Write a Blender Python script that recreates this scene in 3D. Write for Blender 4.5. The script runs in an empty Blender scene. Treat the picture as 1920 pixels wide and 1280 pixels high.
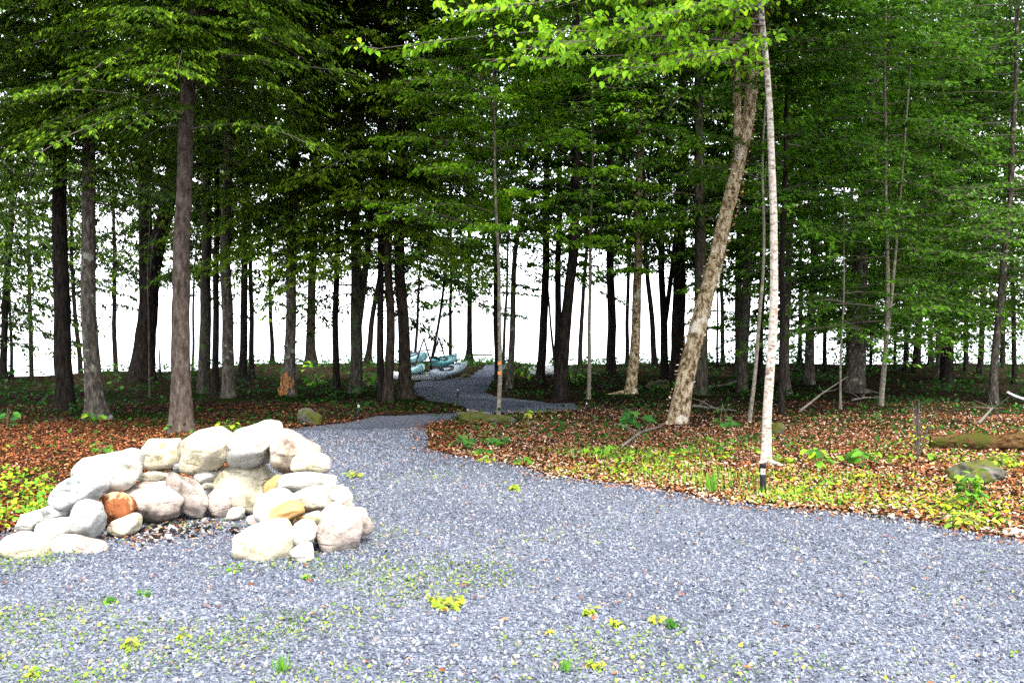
import bpy, bmesh, math, random
import numpy as np
from mathutils import Vector, noise as mnoise
from mathutils.geometry import delaunay_2d_cdt

S = bpy.context.scene
COL = S.collection
# ------------------------------------------------------------------ camera
CAM_H, FPX, HZ = 1.65, 1663.0, 625.0          # eye height, focal length in photo pixels, horizon row
cd = bpy.data.cameras.new('camera'); cam = bpy.data.objects.new('camera', cd); COL.objects.link(cam)
cd.sensor_width = 36.0; cd.lens = FPX / 1920 * 36.0
cd.clip_start = 0.1; cd.clip_end = 9000
cam.location = (0, 0, CAM_H)
cam.rotation_euler = (math.radians(90) - math.atan(15 / FPX), 0, 0)
S.camera = cam
# ------------------------------------------------------------------ light
SUN_EL, SUN_X, SUN_Y = 59.0, 0.42, -0.90
w = bpy.data.worlds.new('World'); S.world = w; w.use_nodes = True
nt = w.node_tree; bg = nt.nodes['Background']
sky = nt.nodes.new('ShaderNodeTexSky'); sky.sky_type = 'NISHITA'; sky.sun_disc = False
sky.sun_elevation = math.radians(SUN_EL); sky.sun_rotation = math.atan2(SUN_X, SUN_Y)
sky.air_density = 1.0; sky.dust_density = 3.0; sky.ozone_density = 1.0
# bright overcast: a broken white cloud layer drawn over the clear sky
wt = nt.nodes.new('ShaderNodeTexCoord'); wn = nt.nodes.new('ShaderNodeTexNoise'); wn.inputs['Scale'].default_value = 2.6; wn.inputs['Detail'].default_value = 6
wr_ = nt.nodes.new('ShaderNodeMapRange'); wr_.inputs[1].default_value = .38; wr_.inputs[2].default_value = .62; wr_.inputs[3].default_value = .62; wr_.inputs[4].default_value = 1.0
wm_ = nt.nodes.new('ShaderNodeMix'); wm_.data_type = 'RGBA'; wm_.inputs[7].default_value = (3.7, 3.85, 4.1, 1)
nt.links.new(wt.outputs['Generated'], wn.inputs['Vector']); nt.links.new(wn.outputs['Fac'], wr_.inputs[0]); nt.links.new(wr_.outputs[0], wm_.inputs[0])
nt.links.new(sky.outputs[0], wm_.inputs[6]); nt.links.new(wm_.outputs[2], bg.inputs[0]); bg.inputs[1].default_value = 0.15
sl = bpy.data.lights.new('sun', 'SUN'); sl.energy = 1.5; sl.angle = math.radians(14); sl.color = (1.0, 0.95, 0.87)
so = bpy.data.objects.new('sun', sl); COL.objects.link(so)
ce = math.cos(math.radians(SUN_EL)); n_ = math.hypot(SUN_X, SUN_Y)
sd = Vector((SUN_X / n_ * ce, SUN_Y / n_ * ce, math.sin(math.radians(SUN_EL))))
so.rotation_euler = sd.to_track_quat('Z', 'Y').to_euler()
S.view_settings.view_transform = 'Standard'; S.view_settings.look = 'None'
S.view_settings.gamma = 1.0; S.view_settings.exposure = 3.0
S.render.engine = 'CYCLES'
cy = S.cycles
cy.max_bounces = 5; cy.diffuse_bounces = 3; cy.glossy_bounces = 2; cy.transmission_bounces = 4
cy.transparent_max_bounces = 4; cy.sample_clamp_indirect = 6.0
cy.use_denoising = False

# ------------------------------------------------------------------ helpers
rng = np.random.default_rng(7)
def ss(a, b, x): t = np.clip((x - a) / (b - a), 0, 1); return t * t * (3 - 2 * t)
def dep(py): return CAM_H * FPX / (py - HZ)
def at(px, py, D): return np.array([(px - 960) / FPX * D, D, CAM_H - (py - HZ) / FPX * D])
def gnd(px, py): D = dep(py); return np.array([(px - 960) / FPX * D, D])
def vn(x, y, s):                                # cheap smooth value noise from sines
    return (np.sin(x * 1.7 + s) * np.cos(y * 1.3 - s * 2) + np.sin(x * 3.1 - y * 2.3 + s * 3) * .5
            + np.sin(x * .7 + y * 4.3 + s * 5) * .5 + np.cos(5.7 * x - s) * np.sin(6.1 * y + s) * .3) / 1.6

def mk(name, blocks, mats, parent=None, loc=(0, 0, 0)):
    """blocks: (V, F, material index, rnd per face or None, smooth) -> ONE mesh object, vertices given in world space"""
    loc = np.asarray(loc, float)
    Vs, off, fl, ls, lt, mi, rd, sm = [], 0, [], [], [], [], [], []
    nl = 0
    for b in blocks:
        V, F, m = b[0], b[1], b[2]
        r = b[3] if len(b) > 3 and b[3] is not None else np.zeros(len(F))
        s = b[4] if len(b) > 4 else False
        V = np.asarray(V, float).reshape(-1, 3) - loc; F = np.asarray(F, int)
        if len(F) == 0: continue
        k = F.shape[1]
        Vs.append(V); fl.append((F + off).ravel())
        ls.append(nl + np.arange(len(F)) * k); lt.append(np.full(len(F), k))
        mi.append(np.full(len(F), m)); rd.append(np.broadcast_to(r, (len(F),))); sm.append(np.full(len(F), s))
        off += len(V); nl += F.size
    me = bpy.data.meshes.new(name)
    V = np.concatenate(Vs); fl = np.concatenate(fl); ls = np.concatenate(ls); lt = np.concatenate(lt)
    me.vertices.add(len(V)); me.vertices.foreach_set('co', V.astype(np.float32).ravel())
    me.loops.add(len(fl)); me.loops.foreach_set('vertex_index', fl.astype(np.int32))
    me.polygons.add(len(ls)); me.polygons.foreach_set('loop_start', ls.astype(np.int32))
    me.polygons.foreach_set('loop_total', lt.astype(np.int32))
    me.polygons.foreach_set('material_index', np.concatenate(mi).astype(np.int32))
    me.polygons.foreach_set('use_smooth', np.concatenate(sm))
    a = me.attributes.new('rnd', 'FLOAT', 'FACE'); a.data.foreach_set('value', np.concatenate(rd).astype(np.float32))
    me.update(calc_edges=True); me.validate()
    for m in (mats if isinstance(mats, (list, tuple)) else [mats]): me.materials.append(m)
    o = bpy.data.objects.new(name, me); COL.objects.link(o)
    if parent is not None: o.parent = parent
    else: o.location = loc
    return o
def thing(name, label, cat, loc, group=None):
    o = bpy.data.objects.new(name, None); COL.objects.link(o); o.location = loc; o.empty_display_size = .2
    return tag(o, label, cat, group)
def tag(o, label=None, cat=None, group=None, kind=None):
    if label: o['label'] = label
    if cat: o['category'] = cat
    if group: o['group'] = group
    if kind: o['kind'] = kind
    return o

def tubes(P, R, k=4, jit=0):
    """P (n,m,3), R (n,m): n tubes of m rings and k sides"""
    P = np.asarray(P, float); n, m = P.shape[:2]; R = np.broadcast_to(np.asarray(R, float), (n, m))
    T = np.gradient(P, axis=1) if m > 2 else np.repeat(P[:, 1:] - P[:, :1], 2, axis=1)
    T /= np.linalg.norm(T, axis=2, keepdims=True) + 1e-9
    ref = np.where(np.abs(T[:, :, 2:3]) > .9, np.array([1., 0, 0]), np.array([0, 0, 1.]))
    A = np.cross(T, ref); A /= np.linalg.norm(A, axis=2, keepdims=True) + 1e-9
    B = np.cross(T, A)
    th = np.arange(k) / k * 2 * np.pi
    V = P[:, :, None] + R[:, :, None, None] * (np.cos(th)[None, None, :, None] * A[:, :, None] + np.sin(th)[None, None, :, None] * B[:, :, None])
    idx = np.arange(n * m * k).reshape(n, m, k); nx = np.roll(idx, -1, axis=2)
    F = np.stack([idx[:, :-1], nx[:, :-1], nx[:, 1:], idx[:, 1:]], -1).reshape(-1, 4)
    return V.reshape(-1, 3), F
def tube1(pts, rad, k=6):
    P = np.asarray(pts, float)[None]; R = np.broadcast_to(np.asarray(rad, float), (1, P.shape[1]))
    V, F = tubes(P, R, k); return V, F
def capped(pts, rad, k=10):
    V, F = tube1(pts, rad, k); m = len(pts)
    c0 = len(V); V = np.vstack([V, [pts[0]], [pts[-1]]])
    i = np.arange(k); j = (i + 1) % k; b = (m - 1) * k
    T = np.vstack([np.stack([j, i, np.full(k, c0)], 1), np.stack([b + i, b + j, np.full(k, c0 + 1)], 1)])
    return V, F, T

TPL = {
 'kite': (np.array([(0, 0), (.45, .5), (1, 0), (.45, -.5)]), np.array([(0, 1, 2, 3)])),
 'oval': (np.array([(0, 0), (.28, .42), (.68, .36), (1, 0), (.68, -.36), (.28, -.42)]), np.array([(0, 3, 2, 1), (0, 5, 4, 3)])),
 'maple': (np.array([(.33, 0), (0, 0), (-.08, .42), (.2, .33), (.42, .62), (.55, .24), (1, 0), (.55, -.24), (.42, -.62), (.2, -.33), (-.08, -.42)]),
           np.array([(0, i, i + 1) for i in range(1, 10)] + [(0, 10, 1)])),
}
def leaves(P, D, N, L, W, shape='kite', fold=.25, curl=.1):
    uv, F0 = TPL[shape]; n = len(P); k = len(uv)
    D = D / (np.linalg.norm(D, axis=1, keepdims=True) + 1e-9)
    Sd = np.cross(N, D); Sd /= np.linalg.norm(Sd, axis=1, keepdims=True) + 1e-9
    Nn = np.cross(D, Sd)
    L = np.broadcast_to(L, (n,))[:, None, None]; W = np.broadcast_to(W, (n,))[:, None, None]
    u = uv[None, :, :1]; v = uv[None, :, 1:]
    V = P[:, None] + u * L * D[:, None] + v * W * Sd[:, None] + (np.abs(v) * W * fold - curl * u * u * L) * Nn[:, None]
    F = (F0[None] + (np.arange(n) * k)[:, None, None]).reshape(-1, F0.shape[1])
    return V.reshape(-1, 3), F, len(F0)
def runit(n, r=rng):
    v = r.normal(size=(n, 3)); return v / np.linalg.norm(v, axis=1, keepdims=True)

# ------------------------------------------------------------------ materials
def mat(name):
    m = bpy.data.materials.new(name); m.use_nodes = True
    t = m.node_tree; return m, t, t.nodes['Principled BSDF'], t.nodes.new, t.links.new
def ramp(t, cols, interp='LINEAR'):
    r = t.nodes.new('ShaderNodeValToRGB'); r.color_ramp.interpolation = interp
    e = r.color_ramp.elements
    while len(e) < len(cols): e.new(.5)
    for el, (p, c) in zip(e, cols): el.position = p; el.color = (*c, 1)
    return r
def plain(name, col, rough=.6, metal=0.0):
    m, t, p, N, L = mat(name); p.inputs['Base Color'].default_value = (*col, 1)
    p.inputs['Roughness'].default_value = rough; p.inputs['Metallic'].default_value = metal
    nz = N('ShaderNodeTexNoise'); nz.inputs['Scale'].default_value = 9; nz.inputs['Detail'].default_value = 4
    mx = N('ShaderNodeMix'); mx.data_type = 'RGBA'; mx.blend_type = 'MULTIPLY'; mx.inputs[0].default_value = .35
    mx.inputs[6].default_value = (*col, 1); L(nz.outputs['Color'], mx.inputs[7]); L(mx.outputs[2], p.inputs['Base Color'])
    return m
def leafmat(name, cols, trans=.35, gloss=.35, objvar=.25):
    m, t, p, N, L = mat(name)
    a = N('ShaderNodeAttribute'); a.attribute_name = 'rnd'
    r = ramp(t, cols); L(a.outputs['Fac'], r.inputs[0])
    oi = N('ShaderNodeObjectInfo'); hv = N('ShaderNodeHueSaturation')
    mr = N('ShaderNodeMapRange'); mr.inputs[3].default_value = 1 - objvar; mr.inputs[4].default_value = 1 + objvar
    L(oi.outputs['Random'], mr.inputs[0]); L(mr.outputs[0], hv.inputs['Value']); L(r.outputs[0], hv.inputs['Color'])
    L(hv.outputs[0], p.inputs['Base Color']); p.inputs['Roughness'].default_value = .55
    p.inputs['Specular IOR Level'].default_value = gloss * .3
    tr = N('ShaderNodeBsdfTranslucent'); L(hv.outputs[0], tr.inputs['Color'])
    ms = N('ShaderNodeMixShader'); ms.inputs[0].default_value = trans
    L(p.outputs[0], ms.inputs[1]); L(tr.outputs[0], ms.inputs[2])
    L(ms.outputs[0], t.nodes['Material Output'].inputs['Surface'])
    return m
def barkmat(name, cols, scale=(9, 9, 1.8), bump=.9, patch=None, dist=.03):
    m, t, p, N, L = mat(name)
    tc = N('ShaderNodeTexCoord'); mp = N('ShaderNodeMapping'); mp.inputs['Scale'].default_value = scale
    L(tc.outputs['Object'], mp.inputs[0])
    n1 = N('ShaderNodeTexNoise'); n1.inputs['Scale'].default_value = 2.2; n1.inputs['Detail'].default_value = 8; n1.inputs['Roughness'].default_value = .68
    L(mp.outputs[0], n1.inputs['Vector'])
    r = ramp(t, cols); L(n1.outputs['Fac'], r.inputs[0])
    out = r.outputs[0]
    if patch:
        n2 = N('ShaderNodeTexNoise'); n2.inputs['Scale'].default_value = patch[1]; n2.inputs['Detail'].default_value = 5
        L(tc.outputs['Object'], n2.inputs['Vector'])
        r2 = ramp(t, [(patch[2], (0, 0, 0)), (patch[2] + .07, (1, 1, 1))]); L(n2.outputs['Fac'], r2.inputs[0])
        mx = N('ShaderNodeMix'); mx.data_type = 'RGBA'; L(r2.outputs[0], mx.inputs[0]); L(out, mx.inputs[6])
        mx.inputs[7].default_value = (*patch[0], 1); out = mx.outputs[2]
    L(out, p.inputs['Base Color']); p.inputs['Roughness'].default_value = .9
    p.inputs['Specular IOR Level'].default_value = 0
    b = N('ShaderNodeBump'); b.inputs['Strength'].default_value = bump; b.inputs['Distance'].default_value = dist
    L(n1.outputs['Fac'], b.inputs['Height']); L(b.outputs[0], p.inputs['Normal'])
    return m

M = {}
M['hemlock'] = leafmat('conifer_needles', [(0, (.010, .024, .003)), (.35, (.036, .080, .005)), (.65, (.095, .18, .007)), (1, (.21, .32, .010))], .3, .3)
M['broad'] = leafmat('forest_leaves', [(0, (.02, .062, .005)), (.5, (.062, .165, .008)), (.8, (.11, .25, .010)), (1, (.18, .32, .012))], .42, .4)
M['bright'] = leafmat('birch_leaves', [(0, (.08, .22, .008)), (.6, (.19, .38, .01)), (.9, (.32, .46, .012)), (1, (.5, .48, .02))], .45, .4, .05)
M['maple'] = leafmat('lit_maple_leaves', [(0, (.04, .12, .006)), (.5, (.12, .28, .010)), (.85, (.22, .42, .012)), (1, (.34, .50, .015))], .45, .35, .12)  # leaf colour raised so the understory reads as lit
M['twig'] = plain('twig_bark', (.10, .08, .065), .9)
M['bark_dark'] = barkmat('dark_conifer_bark', [(.3, (.003, .0026, .002)), (.5, (.016, .013, .011)), (.75, (.045, .038, .032))])  # near-black base colour stands in for shade on the deeper trunks
M['bark_brown'] = barkmat('brown_conifer_bark', [(.32, (.020, .014, .011)), (.5, (.068, .052, .042)), (.72, (.15, .12, .10))], (8, 8, 2.6), 1.0)
M['bark_umber'] = barkmat('umber_conifer_bark', [(.32, (.006, .0045, .0035)), (.5, (.028, .021, .016)), (.75, (.08, .062, .048))], (8, 8, 2.2), .9)
M['bark_grey'] = barkmat('grey_forest_bark', [(.3, (.010, .009, .007)), (.5, (.06, .05, .04)), (.75, (.18, .16, .13))], (8, 8, 2.5), .8, ((.20, .21, .16), 5, .6))
M['bark_moss'] = barkmat('mossy_bark', [(.3, (.008, .007, .006)), (.5, (.045, .038, .03)), (.75, (.12, .11, .085))], (8, 8, 2.5), .8, ((.05, .075, .03), 2.6, .55))
M['bark_yb'] = barkmat('flaking_birch_bark', [(.32, (.012, .009, .006)), (.44, (.11, .075, .04)), (.54, (.34, .26, .16)), (.75, (.55, .48, .36))], (7, 7, 4.0), 1.0, ((.50, .45, .36), 3.2, .58), .05)
M['bark_wb'] = barkmat('white_birch_bark', [(.32, (.05, .035, .03)), (.42, (.24, .19, .15)), (.52, (.42, .37, .32)), (.75, (.52, .48, .44))], (7, 7, 13), .5, ((.30, .19, .12), 4.5, .60), .01)
M['bark_pale'] = barkmat('pale_sapling_bark', [(.3, (.03, .025, .02)), (.45, (.12, .105, .08)), (.7, (.27, .24, .19))], (9, 9, 9), .5, ((.28, .3, .2), 5, .6), .01)
M['rot'] = barkmat('rotten_wood', [(.3, (.05, .02, .01)), (.5, (.32, .15, .06)), (.75, (.5, .28, .12))], (9, 9, 2), 1)

def stonemat(name, base, dark, vein, amt=.5, patch=None):
    m, t, p, N, L = mat(name)
    tc = N('ShaderNodeTexCoord'); oi = N('ShaderNodeObjectInfo')
    ad = N('ShaderNodeVectorMath'); ad.operation = 'ADD'
    sc = N('ShaderNodeVectorMath'); sc.operation = 'SCALE'; sc.inputs[3].default_value = 40
    cb = N('ShaderNodeCombineXYZ'); L(oi.outputs['Random'], cb.inputs[0]); L(oi.outputs['Random'], cb.inputs[2]); L(cb.outputs[0], sc.inputs[0])
    L(tc.outputs['Object'], ad.inputs[0]); L(sc.outputs[0], ad.inputs[1])
    n1 = N('ShaderNodeTexNoise'); n1.inputs['Scale'].default_value = 5; n1.inputs['Detail'].default_value = 9; n1.inputs['Roughness'].default_value = .68
    L(ad.outputs[0], n1.inputs['Vector'])
    r1 = ramp(t, [(.36, dark), (.36 + .16 * amt, tuple(.35 * d + .65 * b for d, b in zip(dark, base))), (.62, base)]); L(n1.outputs['Fac'], r1.inputs[0])
    mp = N('ShaderNodeMapping'); mp.inputs['Scale'].default_value = (2.5, 2.5, 9); mp.inputs['Rotation'].default_value = (.5, .6, .2)
    L(ad.outputs[0], mp.inputs[0])
    n2 = N('ShaderNodeTexNoise'); n2.inputs['Scale'].default_value = 2.2; n2.inputs['Detail'].default_value = 7; n2.inputs['Distortion'].default_value = .8
    L(mp.outputs[0], n2.inputs['Vector'])
    r2 = ramp(t, [(.60, (0, 0, 0)), (.68, (1, 1, 1))]); L(n2.outputs['Fac'], r2.inputs[0])
    mu = N('ShaderNodeMath'); mu.operation = 'MULTIPLY'; mu.inputs[1].default_value = .75; L(r2.outputs[0], mu.inputs[0])
    mx = N('ShaderNodeMix'); mx.data_type = 'RGBA'; L(mu.outputs[0], mx.inputs[0]); L(r1.outputs[0], mx.inputs[6]); mx.inputs[7].default_value = (*vein, 1)
    out = mx.outputs[2]
    n4 = N('ShaderNodeTexNoise'); n4.inputs['Scale'].default_value = 90; n4.inputs['Detail'].default_value = 2; L(ad.outputs[0], n4.inputs['Vector'])
    r4 = ramp(t, [(.34, (.45, .42, .40)), (.44, (1, 1, 1))]); L(n4.outputs['Fac'], r4.inputs[0])
    m4 = N('ShaderNodeMix'); m4.data_type = 'RGBA'; m4.blend_type = 'MULTIPLY'; m4.inputs[0].default_value = .3; L(out, m4.inputs[6]); L(r4.outputs[0], m4.inputs[7])
    out = m4.outputs[2]
    if patch:
        n3 = N('ShaderNodeTexNoise'); n3.inputs['Scale'].default_value = patch[1]; n3.inputs['Detail'].default_value = 6; L(ad.outputs[0], n3.inputs['Vector'])
        r3 = ramp(t, [(patch[2], (0, 0, 0)), (patch[2] + .06, (1, 1, 1))]); L(n3.outputs['Fac'], r3.inputs[0])
        m3 = N('ShaderNodeMix'); m3.data_type = 'RGBA'; L(r3.outputs[0], m3.inputs[0]); L(out, m3.inputs[6]); m3.inputs[7].default_value = (*patch[0], 1); out = m3.outputs[2]
    L(out, p.inputs['Base Color']); p.inputs['Roughness'].default_value = .9; p.inputs['Specular IOR Level'].default_value = .05
    b = N('ShaderNodeBump'); b.inputs['Strength'].default_value = .8; b.inputs['Distance'].default_value = .035
    L(n1.outputs['Fac'], b.inputs['Height'])
    b2 = N('ShaderNodeBump'); b2.inputs['Strength'].default_value = .5; b2.inputs['Distance'].default_value = .02; b2.invert = True
    L(r2.outputs[0], b2.inputs['Height']); L(b.outputs[0], b2.inputs['Normal'])
    b3 = N('ShaderNodeBump'); b3.inputs['Strength'].default_value = .5; b3.inputs['Distance'].default_value = .006; L(n4.outputs['Fac'], b3.inputs['Height']); L(b2.outputs[0], b3.inputs['Normal']); L(b3.outputs[0], p.inputs['Normal'])
    return m
M['st_white'] = stonemat('white_granite', (.39, .375, .34), (.13, .135, .10), (.14, .12, .10))
M['st_cream'] = stonemat('cream_granite', (.40, .36, .28), (.15, .14, .075), (.17, .13, .08))
M['st_pink'] = stonemat('pinkish_granite', (.36, .30, .265), (.10, .085, .07), (.14, .10, .09), .8)
M['st_grey'] = stonemat('grey_granite', (.34, .335, .32), (.08, .10, .10), (.10, .10, .105), .8)
M['st_brown'] = stonemat('brown_streaked_granite', (.40, .34, .26), (.10, .07, .055), (.09, .07, .065), .9)
M['st_tan'] = stonemat('orange_tan_stone', (.40, .25, .10), (.14, .08, .03), (.27, .20, .12), .7)
M['st_rust'] = stonemat('rust_red_stone', (.22, .075, .03), (.06, .02, .012), (.34, .22, .13), .9, ((.42, .26, .14), 7, .57))
M['st_moss'] = stonemat('mossy_rock', (.11, .105, .09), (.03, .03, .016), (.06, .06, .05), .9, ((.06, .065, .015), 4, .46))

def gravelmat():
    m, t, p, N, L = mat('bluestone_gravel')
    tc = N('ShaderNodeTexCoord')
    v = N('ShaderNodeTexVoronoi'); v.inputs['Scale'].default_value = 62; v.inputs['Randomness'].default_value = 1
    mp = N('ShaderNodeMapping'); mp.inputs['Scale'].default_value = (1, 1.35, 1); L(tc.outputs['Object'], mp.inputs[0]); L(mp.outputs[0], v.inputs['Vector'])
    r = ramp(t, [(0, (.04, .046, .062)), (.35, (.07, .08, .108)), (.7, (.112, .126, .158)), (.93, (.16, .172, .20)), (1, (.23, .23, .23))])
    sx = N('ShaderNodeSeparateColor'); L(v.outputs['Color'], sx.inputs[0]); L(sx.outputs[0], r.inputs[0])
    r2 = ramp(t, [(.0, (1, 1, 1)), (.55, (.85, .85, .85)), (.8, (.25, .25, .25))]); L(v.outputs['Distance'], r2.inputs[0])
    mx = N('ShaderNodeMix'); mx.data_type = 'RGBA'; mx.blend_type = 'MULTIPLY'; mx.inputs[0].default_value = .0; L(r.outputs[0], mx.inputs[6]); L(r2.outputs[0], mx.inputs[7])
    n = N('ShaderNodeTexNoise'); n.inputs['Scale'].default_value = .7; n.inputs['Detail'].default_value = 5; L(tc.outputs['Object'], n.inputs['Vector'])
    r3 = ramp(t, [(.35, (.72, .72, .74)), (.65, (1.1, 1.08, 1.05))]); L(n.outputs['Fac'], r3.inputs[0])
    m2 = N('ShaderNodeMix'); m2.data_type = 'RGBA'; m2.blend_type = 'MULTIPLY'; m2.inputs[0].default_value = 1; L(mx.outputs[2], m2.inputs[6]); L(r3.outputs[0], m2.inputs[7])
    L(m2.outputs[2], p.inputs['Base Color']); p.inputs['Roughness'].default_value = .9; p.inputs['Specular IOR Level'].default_value = .0
    b = N('ShaderNodeBump'); b.inputs['Strength'].default_value = .9; b.inputs['Distance'].default_value = .012; b.invert = True
    ad = N('ShaderNodeMath'); ad.operation = 'ADD'; L(v.outputs['Distance'], ad.inputs[0]); L(sx.outputs[1], ad.inputs[1])
    L(ad.outputs[0], b.inputs['Height']); L(b.outputs[0], p.inputs['Normal'])
    return m
M['gravel'] = gravelmat()
def chipmat():
    m, t, p, N, L = mat('bluestone_chips')
    a = N('ShaderNodeAttribute'); a.attribute_name = 'rnd'
    r = ramp(t, [(0, (.04, .045, .06)), (.3, (.085, .096, .125)), (.65, (.13, .144, .18)), (.9, (.175, .188, .218)), (.965, (.24, .24, .24)), (.988, (.26, .17, .13)), (1, (.38, .29, .22))])
    L(a.outputs['Fac'], r.inputs[0]); L(r.outputs[0], p.inputs['Base Color']); p.inputs['Roughness'].default_value = .9; p.inputs['Specular IOR Level'].default_value = .05
    return m
M['chips'] = chipmat()
def groundmat():
    m, t, p, N, L = mat('forest_floor')
    tc = N('ShaderNodeTexCoord')
    v = N('ShaderNodeTexVoronoi'); v.inputs['Scale'].default_value = 17; L(tc.outputs['Object'], v.inputs['Vector'])
    sx = N('ShaderNodeSeparateColor'); L(v.outputs['Color'], sx.inputs[0])
    r = ramp(t, [(0, (.004, .003, .0025)), (.4, (.012, .008, .006)), (.75, (.024, .015, .010)), (1, (.05, .035, .024))]); L(sx.outputs[0], r.inputs[0])
    n = N('ShaderNodeTexNoise'); n.inputs['Scale'].default_value = .8; n.inputs['Detail'].default_value = 6; L(tc.outputs['Object'], n.inputs['Vector'])
    r3 = ramp(t, [(.5, (0, 0, 0)), (.62, (1, 1, 1))]); L(n.outputs['Fac'], r3.inputs[0])
    mx = N('ShaderNodeMix'); mx.data_type = 'RGBA'; L(r3.outputs[0], mx.inputs[0]); L(r.outputs[0], mx.inputs[6]); mx.inputs[7].default_value = (.008, .017, .004, 1)
    L(mx.outputs[2], p.inputs['Base Color']); p.inputs['Roughness'].default_value = 1; p.inputs['Specular IOR Level'].default_value = 0
    b = N('ShaderNodeBump'); b.inputs['Strength'].default_value = .9; b.inputs['Distance'].default_value = .03
    L(sx.outputs[1], b.inputs['Height']); L(b.outputs[0], p.inputs['Normal'])
    return m
M['ground'] = groundmat()
def attrmat(name, cols, rough=.75, trans=.0):
    if trans: return leafmat(name, cols, trans, .3, 0.0)
    m, t, p, N, L = mat(name)
    a = N('ShaderNodeAttribute'); a.attribute_name = 'rnd'; r = ramp(t, cols)
    L(a.outputs['Fac'], r.inputs[0]); L(r.outputs[0], p.inputs['Base Color']); p.inputs['Roughness'].default_value = rough
    p.inputs['Specular IOR Level'].default_value = .03
    return m
M['litter'] = attrmat('fallen_leaves', [(0, (.022, .010, .007)), (.3, (.09, .032, .014)), (.55, (.20, .060, .020)), (.75, (.26, .12, .055)), (.9, (.42, .25, .17)), (1, (.46, .37, .29))])
M['green'] = attrmat('ground_leaves', [(0, (.014, .05, .008)), (.25, (.03, .10, .01)), (.5, (.08, .24, .02)), (.8, (.20, .38, .02)), (1, (.42, .48, .02))], .6, .35)
M['dkgreen'] = attrmat('seedling_leaves', [(0, (.02, .08, .02)), (.6, (.045, .17, .025)), (1, (.11, .28, .03))], .6, .35)
M['yellow'] = attrmat('yellow_green_leaves', [(0, (.07, .17, .015)), (.35, (.17, .27, .02)), (.7, (.32, .36, .025)), (.9, (.44, .38, .03)), (1, (.45, .22, .03))], .6, .3)
M['weedy'] = attrmat('gravel_weeds', [(0, (.06, .14, .02)), (.45, (.15, .22, .03)), (.8, (.28, .31, .05)), (1, (.36, .24, .06))], .6, .3)
M['grass'] = attrmat('grass_blades', [(0, (.06, .2, .02)), (.6, (.18, .36, .03)), (1, (.4, .45, .08))], .6, .3)
M['char'] = attrmat('charcoal', [(0, (.006, .006, .007)), (.7, (.03, .03, .033)), (1, (.4, .39, .38))], .8)
M['black'] = plain('black_paint', (.004, .004, .006), .5); M['black'].node_tree.nodes['Principled BSDF'].inputs['Specular IOR Level'].default_value = .15
M['steel'] = plain('dark_steel_tube', (.02, .018, .02), .45, .3)
M['cyan'] = plain('pale_cyan_plastic', (.32, .60, .64), .35)
M['teal'] = plain('teal_plastic', (.08, .36, .40), .35)
M['aqua'] = plain('light_aqua_plastic', (.40, .70, .72), .35)
M['silver'] = plain('silver_blue_plastic', (.42, .52, .60), .3)
M['white'] = plain('white_plastic', (.75, .76, .78), .4)
M['navy'] = plain('dark_cockpit_lining', (.02, .03, .04), .6)
M['orange'] = plain('orange_trail_tape', (.75, .22, .02), .5)
M['drift'] = barkmat('weathered_grey_wood', [(.3, (.05, .04, .035)), (.5, (.15, .13, .11)), (.75, (.30, .27, .23))], (6, 6, 6), .6)
M['log'] = barkmat('decayed_log_wood', [(.35, (.008, .005, .004)), (.5, (.07, .038, .016)), (.72, (.17, .105, .05))], (2.5, 9, 9), 1, ((.05, .05, .012), 2.2, .55), .06)
def glassmat():
    m, t, p, N, L = mat('frosted_lens'); p.inputs['Base Color'].default_value = (.85, .84, .74, 1)
    p.inputs['Roughness'].default_value = .15; p.inputs['Transmission Weight'].default_value = .5; return m
M['lens'] = glassmat()
def watermat():
    m, t, p, N, L = mat('lake_water'); p.inputs['Base Color'].default_value = (.10, .14, .16, 1)
    p.inputs['Roughness'].default_value = .12; p.inputs['IOR'].default_value = 1.333
    tc = N('ShaderNodeTexCoord'); n = N('ShaderNodeTexNoise'); n.inputs['Scale'].default_value = .8; n.inputs['Detail'].default_value = 3
    L(tc.outputs['Object'], n.inputs['Vector']); b = N('ShaderNodeBump'); b.inputs['Strength'].default_value = .12; b.inputs['Distance'].default_value = .1
    L(n.outputs['Fac'], b.inputs['Height']); L(b.outputs[0], p.inputs['Normal']); return m
M['water'] = watermat()

# ------------------------------------------------------------------ ground, gravel, lake
GP = [(0, 1000), (60, 985), (130, 960), (250, 930), (450, 880), (521, 803), (560, 798), (625, 791), (696, 782), (760, 777), (845, 772),
      (885, 768), (868, 757), (800, 749), (772, 736), (775, 716), (830, 708), (880, 703), (905, 690), (925, 684), (955, 684), (942, 700), (928, 715), (912, 735),
      (970, 745), (1080, 753), (1095, 766), (1000, 772), (930, 777), (862, 784), (825, 791), (798, 800), (804, 843), (840, 853), (895, 863), (985, 877), (1032, 893),
      (1110, 902), (1220, 918), (1320, 935), (1430, 952), (1601, 965), (1711, 977), (1773, 990), (1851, 1004), (1920, 1009)]
poly = [gnd(*p) for p in GP] + [np.array(p) for p in ((6.5, 6.2), (9, 4.5), (9, -5), (-9, -5), (-9, 6.0), (-6, 7.2))]
pp = []
for i in range(len(poly)):
    a, b = poly[i], poly[(i + 1) % len(poly)]; n = max(1, int(np.linalg.norm(b - a) / .22))
    for k in range(n): pp.append(a + (b - a) * k / n)
pp = np.array(pp); pp += np.stack([vn(pp[:, 0] * 3, pp[:, 1] * 3, 1.), vn(pp[:, 0] * 3, pp[:, 1] * 3, 4.)], 1) * .045
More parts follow.
